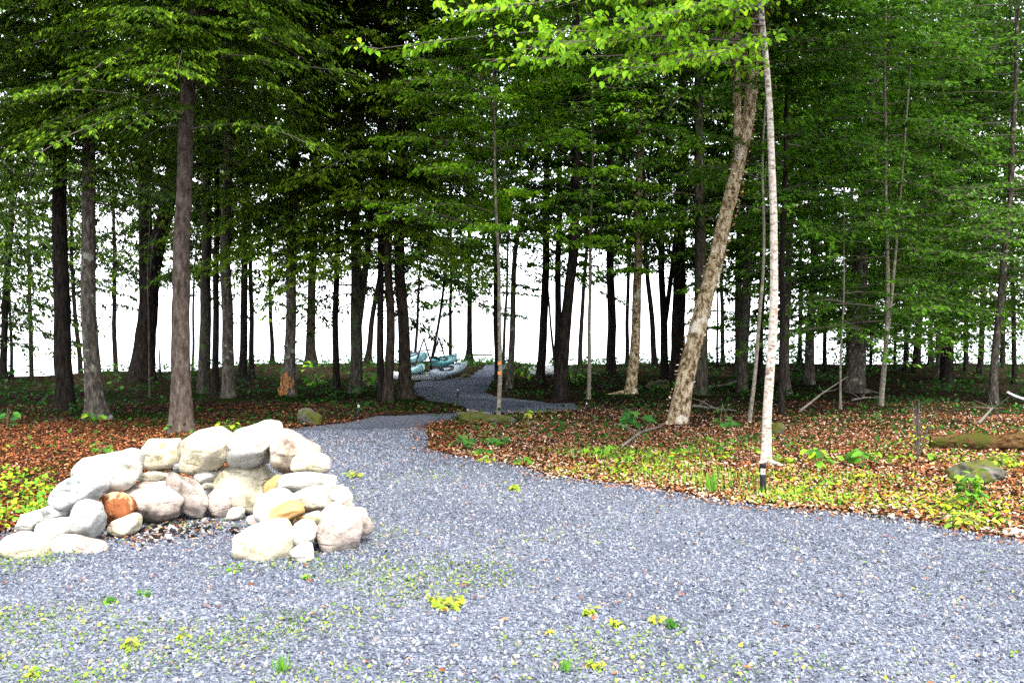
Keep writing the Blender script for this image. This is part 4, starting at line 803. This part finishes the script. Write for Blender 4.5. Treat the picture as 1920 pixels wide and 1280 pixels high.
for (sy, tx, ty, tD, n) in BO:
    zz = CAM_H - (sy + 60 - HZ) / FPX * D; a = np.append(f(np.array([zz]))[0], zz); e = at(tx, ty, tD)
    mid = (a + e) / 2 + np.array([0, 0, .22]); t = np.linspace(0, 1, 9)
    Q = (1 - t)[:, None] ** 2 * a + (2 * t * (1 - t))[:, None] * mid + (t ** 2)[:, None] * e
    Q = Q + np.stack([0 * t, .10 * np.sin(t * 5 + sy) * t, .05 * np.sin(t * 6 + tx) * t], 1)
    tp.append(Q); tr_.append(.011 * (1 - .8 * t))
    ax = (e - a); ax[2] = 0; Lb = np.linalg.norm(ax); ax /= Lb; pr = np.array([-ax[1], ax[0], 0])
    for j in range(15):
        tt = r.uniform(.12, 1); sg = r.choice([-1, 1]); p0 = np.array([np.interp(tt, t, Q[:, i]) for i in range(3)])
        d = ax * .75 + pr * sg * r.uniform(.3, .8); d[2] = r.normal(-.05, .08); d /= np.linalg.norm(d); l = r.uniform(.35, .8) * (1.15 - .5 * tt)
        tk = np.linspace(0, 1, 9); tq = p0 + d * (l * tk)[:, None] + np.array([0, 0, -.1])[None] * (l * tk ** 2)[:, None]
        tp.append(tq); tr_.append(.006 * (1 - .8 * tk))
        m_ = max(5, n // 20); s = (np.arange(m_) + .7) / m_; q = p0 + d * (l * s)[:, None]; q[:, 2] -= .1 * l * s * s
        sd2 = np.where(np.arange(m_) % 2 == 0, 1., -1.)[:, None]; lp = np.array([-d[1], d[0], 0])
        dd = d * r.uniform(.1, .9, (m_, 1)) + lp * sd2 * r.uniform(.2, .9, (m_, 1)) + np.stack([0 * s, 0 * s, r.normal(-.55, .35, m_)], 1)
        Pp.append(q + r.normal(0, .03, (m_, 3))); Dd.append(dd); Nn.append(np.stack([r.normal(0, .45, m_), r.normal(-.35, .4, m_), np.ones(m_)], 1)); Ll.append(r.uniform(.055, .105, m_))
Pp, Dd, Nn, Ll = map(np.concatenate, (Pp, Dd, Nn, Ll))
V, F, q = leaves(Pp, Dd, Nn, Ll, Ll * .68, 'oval', .25, .2)
VB, FB = tubes(np.array(tp), np.array(tr_), 5)
c2 = leafy_crown(f, 7.0, 9.6, 5.6, 95, 300, .13, r, K=13, taper=.3)  # high unseen boughs, spread wide to shade the path
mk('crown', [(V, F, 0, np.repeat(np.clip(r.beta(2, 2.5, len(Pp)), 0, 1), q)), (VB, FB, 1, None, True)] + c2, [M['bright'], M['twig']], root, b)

# ------------------------------------------------------------------ fallen wood
def log(name, label, pts, rad, m, cat='log', k=12, twigs=0, seed=0):
    r = np.random.default_rng(seed); P = np.array(pts, float)
    if len(P) == 2: t = np.linspace(0, 1, 9)[:, None]; P = P[0] * (1 - t) + P[1] * t + r.normal(0, .012, (9, 3))
    R = np.linspace(rad[0], rad[1], len(P)) * (1 + r.normal(0, .06, len(P)))
    V, F, Tc = capped(P, R, k); V = V + r.normal(0, np.min(R) * .06, V.shape)
    bl = [(V, F, 0, None, True), (V, Tc, 0)]
    for _ in range(twigs):
        i = r.integers(1, len(P) - 1); d = runit(1, r)[0]; d[2] = abs(d[2]) * .6; l = r.uniform(.2, .6)
        bl.append(tube1([P[i], P[i] + d * l * .5 + r.normal(0, .02, 3), P[i] + d * l], [rad[1] * .6, rad[1] * .4, rad[1] * .15], 5) + (0,))
    return tag(mk(name, bl, m, loc=P[0]), label, cat)
def gp(px, py, lift=0., D=None): D = D or dep(py); q = at(px, py, D); q[2] = gh(q[0], q[1]) + lift; return q
log('fallen_log', 'thick decayed brown log lying at the far end of the leaf strip', [gp(1745, 842, .09), gp(1990, 850, .12)], (.10, .16), M['log'], k=16, seed=1)
log('fallen_branch', 'bent dead branch propped up beside the big flared trunk', [gp(1500, 772, .03), at(1545, 735, 20), at(1590, 706, 21)], (.03, .012), M['drift'], 'branch', 6, 3, 2)
log('fallen_branch', 'pale bare stick lying on the mossy stump at the path bend', [at(873, 768, 17.0), at(922, 777, 16.8)], (.03, .02), M['drift'], 'branch', 6, 1, 3)
log('fallen_branch', 'forked grey driftwood sticks on leaves before the leaning birch', [gp(1165, 842, .04), gp(1200, 820, .08), gp(1240, 800, .03)], (.022, .014), M['drift'], 'branch', 6, 5, 4)
log('fallen_branch', 'long dark fallen branch across the ground behind leaning birch foot', [gp(1300, 765, .05), gp(1380, 772, .06)], (.03, .02), M['drift'], 'branch', 6, 3, 5)
log('fallen_branch', 'crooked dead branch on the shady ground beyond leaning birch', [gp(1325, 735, .08), at(1355, 722, 26), at(1385, 712, 26.5)], (.04, .02), M['drift'], 'branch', 6, 2, 6)
log('fallen_branch', 'tangled bare branch on the ground below the outward tilting trunk', [gp(1835, 800, .05), at(1862, 765, 16.5), at(1880, 790, 16)], (.03, .012), M['twig'], 'branch', 6, 8, 7)
log('fallen_branch', 'thin twig lying on the ground before the decayed log', [gp(1735, 832, .03), gp(1770, 834, .03)], (.010, .006), M['drift'], 'branch', 5, 1, 8)
log('fallen_branch', 'dead stick in shady leaf litter behind the pale V sapling', [gp(1600, 752, .05), gp(1650, 745, .06)], (.03, .015), M['drift'], 'branch', 6, 3, 9)
t = np.linspace(0, 1, 12); Q = np.array([at(1889 + 60 * u, 735 + 14 * math.sin(u * 2.2), 21) for u in t])
log('curved_pipe', 'shiny pale curved pipe end poking in at the frame edge', Q, (.03, .03), M['white'], 'pipe', 8, 0, 10)

# ------------------------------------------------------------------ path lights
def path_light(px, py, hpx, label, D=None):
    D = D or dep(py); b = at(px, py, D); b[2] = gh(b[0], b[1]) - .01; h = hpx * D / FPX; r0 = h * .098
    root = thing('path_light', label, 'path light', b, 'black bollard lights along the gravel path')
    def ring(prof, name, m, k=20):
        P = [(b[0], b[1], b[2] + z) for _, z in prof]; V, F, Tc = capped(P, [q for q, _ in prof], k); return mk(name, [(V, F, 0, None, True), (V, Tc, 0)], m, root, b)
    ring([(r0, 0), (r0, h * .66), (r0 * .93, h * .668)], 'post', M['black'])
    ring([(r0 * .8, h * .668), (r0 * .8, h * .872)], 'lens', M['lens'])
    ring([(r0 * .99, h * .872), (r0 * 1.04, h * .885), (r0 * 1.04, h * .975), (r0 * .9, h * 1.0)], 'cap', M['black'])
    bl = []
    for z in (.77,): 
        th = np.linspace(0, 2 * np.pi, 25); P = np.stack([b[0] + r0 * .95 * np.cos(th), b[1] + r0 * .95 * np.sin(th), 0 * th + b[2] + h * z], 1); bl.append(tube1(P, r0 * .05, 5) + (0,))
    for a in np.arange(4) * np.pi / 2 - np.pi / 2 + .1:
        p = b + np.array([r0 * .95 * math.cos(a), r0 * .95 * math.sin(a), 0]); bl.append(tube1([p + np.array([0, 0, h * .66]), p + np.array([0, 0, h * .88])], r0 * .06, 5) + (0,))
    mk('lens_guard', bl, M['black'], root, b)
path_light(1431, 928, 60, 'black path light with pale lens standing before the white birch')
path_light(672, 781, 26, 'small black path light beside the path near the mossy rock')
path_light(858, 745, 19, 'tiny distant path light on the gravel by the kayak rack')
path_light(1100, 770, 17, 'tiny path light half hidden in leaves where the dark path ends')

# ------------------------------------------------------------------ kayaks and rack
def kayak(name, label, pos, head, pitch, roll, L, W, Hh, mhull, open_top=True, cat='kayak', group='kayaks on the metal rack', mrim=None):
    n, k = 25, 20; u = np.linspace(-1, 1, n); wd = W / 2 * (1 - np.abs(u) ** 2.4) ** .75 + .012; th = np.arange(k) / k * 2 * np.pi
    rocker = .05 * np.abs(u) ** 3
    def loft(sc, zsc):
        V = np.zeros((n, k, 3)); V[:, :, 0] = (u * L / 2)[:, None]; c, s = np.cos(th), np.sin(th)
        V[:, :, 1] = wd[:, None] * np.sign(c) * np.abs(c) ** .8 * sc
        V[:, :, 2] = np.where(s > 0, s * Hh * .38 * (.55 + .45 * np.abs(u) ** 2)[:, None], s * Hh * .62 * (1 - .5 * np.abs(u) ** 4)[:, None]) * zsc + rocker[:, None]
        return V
    V = loft(1, 1)
    cy_, sy_ = math.cos(head), math.sin(head); cp, sp = math.cos(pitch), math.sin(pitch); cr, sr = math.cos(roll), math.sin(roll)
    Rm = np.array([[cy_, -sy_, 0], [sy_, cy_, 0], [0, 0, 1]]) @ np.array([[cp, 0, -sp], [0, 1, 0], [sp, 0, cp]]) @ np.array([[1, 0, 0], [0, cr, -sr], [0, sr, cr]])
    X = lambda q: np.asarray(q).reshape(-1, 3) @ Rm.T + pos
    root = thing(name, label, cat, pos, group)
    i = np.arange(n * k).reshape(n, k); j = np.roll(i, -1, 1); F = np.stack([i[:-1], j[:-1], j[1:], i[1:]], -1).reshape(-1, 4)
    mk('hull', [(X(V), F, 0, None, True)], mhull, root, pos)
    if open_top:
        a = np.linspace(0, 2 * np.pi, 29); rim = np.stack([np.cos(a) * L * .17 - .1, np.sin(a) * W * .3, 0 * a + Hh * .26], 1)
        mk('cockpit_rim', [tube1(X(rim), .02, 6) + (0, None, True)], mrim or M['navy'], root, pos)
        pit = np.vstack([rim[:-1] + np.array([0, 0, -.004]), [[-.1, 0, Hh * .16]]]); nn = 28
        mk('cockpit', [(X(pit), np.array([(q, (q + 1) % nn, nn) for q in range(nn)]), 0)], M['navy'], root, pos)
        seat = np.array([(-.45, -.14, Hh * .27), (-.45, .14, Hh * .27), (-.50, .14, Hh * .58), (-.50, -.14, Hh * .58), (-.49, -.14, Hh * .27), (-.49, .14, Hh * .27), (-.54, .14, Hh * .58), (-.54, -.14, Hh * .58)])
        mk('seat_back', [(X(seat), np.array([(0, 1, 2, 3), (5, 4, 7, 6), (3, 2, 6, 7), (1, 5, 6, 2), (4, 0, 3, 7)]), 0)], M['navy'], root, pos)
        bl = []
        for s in (-1, 1): bl.append(tube1(X([(L * .2, s * W * .33, Hh * .3), (L * .3, s * .02, Hh * .34), (L * .36, -s * W * .2, Hh * .34)]), .008, 5) + (0,))
        mk('deck_cord', bl, M['black'], root, pos)
    return root
DK = 31.5
def kp(px, py, D=DK): return at(px, py, D)
kayak('kayak', 'pale cyan kayak on the upper rung beside the stout brown trunk', kp(778, 668, 32.0), math.radians(-66), math.radians(2), math.radians(24), 2.5, .62, .34, M['cyan'])
kayak('kayak', 'light aqua kayak below the pale cyan one on the rack', kp(772, 690, 31.6), math.radians(-66), math.radians(2), math.radians(24), 2.5, .62, .34, M['aqua'])
kayak('kayak', 'teal kayak tilted upward on the upper far side of the rack', kp(831, 675, 32.2), math.radians(64), math.radians(5), math.radians(18), 1.9, .5, .30, M['teal'])
kayak('kayak', 'silver blue kayak tilted upward on the lower far side of the rack', kp(840, 693, 31.0), math.radians(58), math.radians(7), math.radians(20), 2.2, .5, .30, M['silver'])
pz = kp(788, 699, 31.6); pz[2] = gh(pz[0], pz[1]) + .2
kayak('canoe', 'long low white canoe lying on the ground under the rack', pz, math.radians(9), math.radians(1), 0, 2.1, .6, .34, M['white'], False, 'canoe', None)
rt = thing('kayak_rack', 'dark metal frame rack of two peaked ends holding the kayaks', 'kayak rack', gp(800, 712, 0, DK))
rl_ = np.array(rt.location)
A1, A2 = kp(794.7, 635, 31.0), kp(822.8, 632, 32.8)
def foot(px, py, D): q = at(px, py, D); q[2] = gh(q[0], q[1]); return q
ft = [foot(768, 712, 31.0), foot(818, 712, 31.0), foot(800, 708, 32.8), foot(846, 708, 32.8)]
for a, c in ((A1, ft[0]), (A1, ft[1]), (A2, ft[2]), (A2, ft[3])): mk('leg', [tube1([a, c], .028, 8) + (0, None, True)], M['steel'], rt, rl_)
for a, c in ((kp(784, 658, 31), kp(810, 655, 31)), (kp(811, 660, 32.8), kp(833, 657, 32.8)), (A1, A2), (kp(762, 680, 31), kp(822, 677, 31.1)), (kp(806, 684, 32.6), kp(850, 676, 32.6)), (kp(766, 700, 31), kp(812, 700, 31))):
    mk('crossbar', [tube1([a, c], .022, 8) + (0, None, True)], M['steel'], rt, rl_)
pz = at(1020, 698, 33.5); pz[2] = gh(pz[0], pz[1]) + .16
kayak('boat', 'overturned white boat on the ground behind two black trunks', pz, math.radians(12), 0, math.pi, 1.4, .7, .42, M['white'], False, 'boat', None)
# small dock at the shore
dz = at(905, 665, 50)
rt = thing('dock', 'thin dark dock plank at the shoreline beyond the lone slim trunk', 'dock', (dz[0], dz[1], LZ))
bl = dz + np.array([-.35, 0, 0]); 
def box(c, s): 
    v = np.array([(x_, y_, z_) for x_ in (-1, 1) for y_ in (-1, 1) for z_ in (-1, 1)]) * np.array(s) / 2 + c
    return v, np.array([(0, 1, 3, 2), (4, 6, 7, 5), (0, 4, 5, 1), (2, 3, 7, 6), (0, 2, 6, 4), (1, 5, 7, 3)])
mk('deck', [box(dz + np.array([-.2, 0, 0]), (1.5, 1.2, .06)) + (0,)], M['drift'], rt, (dz[0], dz[1], LZ))
for sx in (-.62, -.74):
    mk('piling', [tube1([(dz[0] + sx, dz[1] - 1.3, LZ - .8), (dz[0] + sx, dz[1] - 1.3, dz[2] - .035)], .06, 8) + (0, None, True)], M['drift'], rt, (dz[0], dz[1], LZ))

# ------------------------------------------------------------------ individual plants
def plant(name, cat, label, px, py, nl, spread, height, leaf, mname, shape='oval', stems=3, seed=0, group=None, D=None, wr=.7):
    r = np.random.default_rng(5000 + seed); D = D or dep(py); b = at(px, py, D); b[2] = gh(b[0], b[1])
    root = thing(name, label, cat, b, group)
    az = r.uniform(0, 6.28, stems); le = r.uniform(0, 1, stems)
    tips = np.stack([np.cos(az) * spread * le * .7, np.sin(az) * spread * le * .7, height * r.uniform(.6, 1, stems)], 1)
    t = np.linspace(0, 1, 6)
    Q = b + tips[:, None] * np.stack([t ** 1.3, t ** 1.3, t], 1)[None]
    mk('stem', [tubes(Q, np.array([np.linspace(1, .4, 6)]) * max(.0025, height * .012), 5) + (0, None, True)], M['twig'] if name == 'bush' else M['stem'], root, b)
    i = r.integers(0, stems, nl); s = r.uniform(.35, 1, nl) if height > .12 else r.uniform(.3, 1, nl)
    P = b + tips[i] * np.stack([s ** 1.3, s ** 1.3, s], 1); a = r.uniform(0, 6.28, nl)
    d = np.stack([np.cos(a), np.sin(a), r.normal(-.05, .25, nl)], 1); pe = r.uniform(.1, .6, nl) * spread * .6
    P2 = P + d * pe[:, None]; P2[:, 2] = np.maximum(P2[:, 2], b[2] + .012)
    N_ = np.stack([r.normal(0, .35, nl), r.normal(-.25, .35, nl), np.ones(nl)], 1); L = leaf * r.uniform(.65, 1.15, nl)
    V, F, q = leaves(P2, d + np.array([0, 0, -.15]), N_, L, L * wr * (1.0 if shape != 'maple' else 1.1), shape, .25, .2)
    VT, FT = tubes(np.stack([P, (P + P2) / 2 + np.array([0, 0, .004]), P2], 1), .0016 + height * .002, 3)
    mk('foliage', [(V, F, 0, np.repeat(r.beta(2, 2, nl), q)), (VT, FT, 1)], [M[mname], M['twig'] if name == 'bush' else M['stem']], root, b)
M['stem'] = plain('green_stem', (.16, .17, .06), .7)
GW = 'weeds growing in the gravel'; GS = 'seedlings at the forest edge'
PL = [
 ('weed', 'weed', 'largest bright yellow green weed clump in the open gravel', 833, 1138, 110, .17, .06, .045, 'yellow', 'oval', 14, GW),
 ('weed', 'weed', 'compact yellow and green rosette weed in mid gravel by itself', 966, 919, 26, .12, .07, .07, 'yellow', 'oval', 6, GW),
 ('weed', 'weed', 'upright dark green weed at the end of the yellow row', 1263, 1180, 14, .03, .07, .05, 'green', 'oval', 3, GW),
 ('weed', 'weed', 'yellow weed clump directly beside the upright dark green weed', 1232, 1172, 34, .06, .05, .03, 'yellow', 'oval', 6, GW),
 ('weed', 'weed', 'yellow weed clump in the middle of the three in the row', 1155, 1178, 34, .07, .05, .03, 'yellow', 'oval', 6, GW),
 ('weed', 'weed', 'yellow weed clump at the start of the row facing the largest clump', 1108, 1156, 40, .08, .05, .03, 'yellow', 'oval', 6, GW),
 ('weed', 'weed', 'yellow weed mat near the lower picture edge beside a grass tuft', 1118, 1258, 50, .10, .04, .03, 'yellow', 'oval', 8, GW),
 ('weed', 'weed', 'small round yellow weed in gravel between largest clump and lower mat', 1033, 1192, 16, .03, .03, .025, 'yellow', 'oval', 4, GW),
 ('weed', 'weed', 'broad leaved green weed standing in gravel below the low white boulder', 195, 1132, 9, .05, .05, .06, 'green', 'oval', 4, GW),
 ('weed', 'weed', 'smaller green weed beside the broad leaved one below the low white boulder', 268, 1118, 8, .05, .04, .05, 'green', 'oval', 4, GW),
 ('weed', 'weed', 'flat green sprig just below the biggest front boulder', 440, 1075, 12, .06, .05, .05, 'green', 'oval', 4, GW),
 ('weed', 'weed', 'green sprig in gravel below the ball shaped cobble', 578, 1090, 8, .05, .04, .05, 'green', 'oval', 4, GW),
 ('weed', 'weed', 'yellow green weed spray low in the gravel, larger of a close two', 243, 1222, 36, .08, .07, .035, 'yellow', 'oval', 8, GW),
 ('weed', 'weed', 'yellow tuft weed near the larger yellow green spray', 338, 1202, 22, .05, .04, .03, 'yellow', 'oval', 6, GW),
 ('weed', 'weed', 'yellow weed mat in the bottom corner of the gravel', 68, 1272, 40, .07, .04, .03, 'yellow', 'oval', 8, GW),
 ('weed', 'weed', 'yellow weed at the foot of the pink angular boulder', 650, 1020, 40, .09, .07, .04, 'yellow', 'oval', 6, GW),
 ('weed', 'weed', 'yellow green weeds on the gravel behind the fire ring shoulder', 665, 898, 30, .15, .10, .05, 'yellow', 'oval', 7, GW),
 ('shrub', 'shrub', 'leafy green shrub at the gravel edge before the mossy stump', 1822, 962, 60, .24, .42, .10, 'green', 'oval', 8, None),
 ('shrub', 'shrub', 'yellow green trailing plant spilling onto gravel below the leafy shrub', 1822, 992, 44, .30, .14, .08, 'yellow', 'oval', 8, None),
 ('shrub', 'shrub', 'patch of yellow ferny leaves beside the leafy shrub', 1790, 962, 26, .14, .16, .08, 'yellow', 'oval', 6, None),
 ('seedling', 'seedling', 'bright yellow green leaf clump behind the mossy stump by the log', 1890, 878, 60, .34, .20, .09, 'yellow', 'oval', 8, GS),
 ('bush', 'bush', 'twiggy bush with sparse yellow leaves in front of the decayed log', 1722, 862, 34, .40, .82, .05, 'yellow', 'oval', 11, None),
 ('seedling', 'seedling', 'large leaved green seedling between white birch and twiggy bush', 1622, 876, 16, .26, .24, .16, 'green', 'oval', 5, GS),
 ('seedling', 'seedling', 'upright green seedling with round leaves next past the white birch', 1535, 884, 20, .20, .32, .14, 'green', 'oval', 4, GS),
 ('seedling', 'seedling', 'yellow maple seedling at the foot of the white birch', 1474, 872, 8, .16, .14, .16, 'yellow', 'maple', 4, GS),
 ('seedling', 'seedling', 'two leaved tall seedling lit against shade past the leaning birch', 1350, 800, 2, .12, .46, .18, 'green', 'oval', 1, GS),
 ('seedling', 'seedling', 'green broadleaf seedling under the two leaved tall one', 1360, 800, 12, .28, .24, .18, 'dkgreen', 'oval', 4, GS),
 ('seedling', 'seedling', 'spreading maple seedling beside the foot of the leaning birch', 1180, 802, 16, .50, .34, .24, 'dkgreen', 'maple', 5, GS),
 ('seedling', 'seedling', 'small maple seedling standing on litter before the driftwood sticks', 1120, 852, 9, .28, .16, .18, 'green', 'maple', 4, GS),
 ('seedling', 'seedling', 'wilting yellow and orange seedling past the orange taped sapling', 992, 806, 10, .12, .42, .13, 'yellow', 'oval', 2, GS),
 ('seedling', 'seedling', 'broad green maple leaves low on litter below the taped sapling', 935, 838, 8, .26, .14, .22, 'dkgreen', 'maple', 4, GS),
 ('seedling', 'seedling', 'dark glossy leaved seedling on the litter tip at the path bend', 868, 838, 20, .28, .24, .13, 'dkgreen', 'oval', 6, GS),
 ('seedling', 'seedling', 'flat green maple leaf cluster at the gravel edge of the litter tip', 908, 852, 7, .20, .08, .2, 'green', 'maple', 4, GS),
 ('seedling', 'seedling', 'yellow leaf cluster on the gravel edge below the maple leaves', 915, 868, 26, .22, .08, .07, 'yellow', 'oval', 6, GS),
 ('seedling', 'seedling', 'green leaf patch by the gravel edge between yellow cluster and grass', 975, 872, 22, .22, .10, .08, 'green', 'oval', 6, GS),
 ('seedling', 'seedling', 'green leaves sprouting from litter behind the little egg shaped stone', 188, 864, 14, .22, .16, .12, 'green', 'oval', 5, GS),
 ('seedling', 'seedling', 'green sprig between the two white top boulders', 432, 818, 22, .26, .26, .11, 'green', 'oval', 5, GS),
 ('seedling', 'seedling', 'green seedling leaning by the grey split base trunk', 170, 786, 14, .34, .28, .16, 'green', 'oval', 5, GS),
 ('seedling', 'seedling', 'green leaf pair plant at the shaded frame edge on the litter', 12, 808, 12, .3, .4, .18, 'dkgreen', 'oval', 3, GS),
 ('seedling', 'seedling', 'bright ground seedlings on the knoll at the kayak rack edge', 852, 695, 20, .5, .3, .2, 'green', 'oval', 6, GS),
 ('seedling', 'seedling', 'light green bushy seedlings before the overturned white boat', 985, 712, 46, .9, .6, .22, 'green', 'oval', 9, GS),
 ('seedling', 'seedling', 'light green seedlings below the slim grey sapling by the lake', 1075, 712, 40, 1.0, .5, .2, 'green', 'oval', 9, GS),
 ('seedling', 'seedling', 'green seedlings between low forking trunk and brown leaning trunk', 692, 728, 40, .9, .5, .2, 'green', 'oval', 9, GS),
 ('seedling', 'seedling', 'green seedlings in the shade past the orange rotten foot', 590, 722, 40, .9, .45, .2, 'green', 'oval', 9, GS),
 ('seedling', 'seedling', 'tall lit seedling against the lake past the orange rotten foot', 577, 700, 8, .3, .6, .26, 'green', 'oval', 2, GS),
]
for i, (nm, cat, lab, px, py, nl, sp, h, lf, mn, sh, st, grp) in enumerate(PL): plant(nm, cat, lab, px, py, nl, sp, h, lf, mn, sh, st, i, grp)
def tuft(px, py, n, h, label, seed):
    r = np.random.default_rng(seed); b = gp(px, py); V, F, q = blades(b[0] + r.normal(0, h * .18, n), b[1] + r.normal(0, h * .18, n), r.uniform(.5, 1, n) * h, r)
    tag(mk('grass_tuft', [(V, F, 0, r.uniform(size=len(F)) * .6)], M['grass'], loc=b), label, 'grass tuft', 'grass tufts in the gravel')
tuft(527, 1266, 60, .10, 'tall green grass tuft alone near the lower edge of the gravel', 1)
tuft(1062, 1266, 45, .08, 'flat green grass tuft beside the lower yellow weed mat', 2)
tuft(1335, 925, 60, .28, 'long wispy grass tuft at the verge near the black path light', 3)
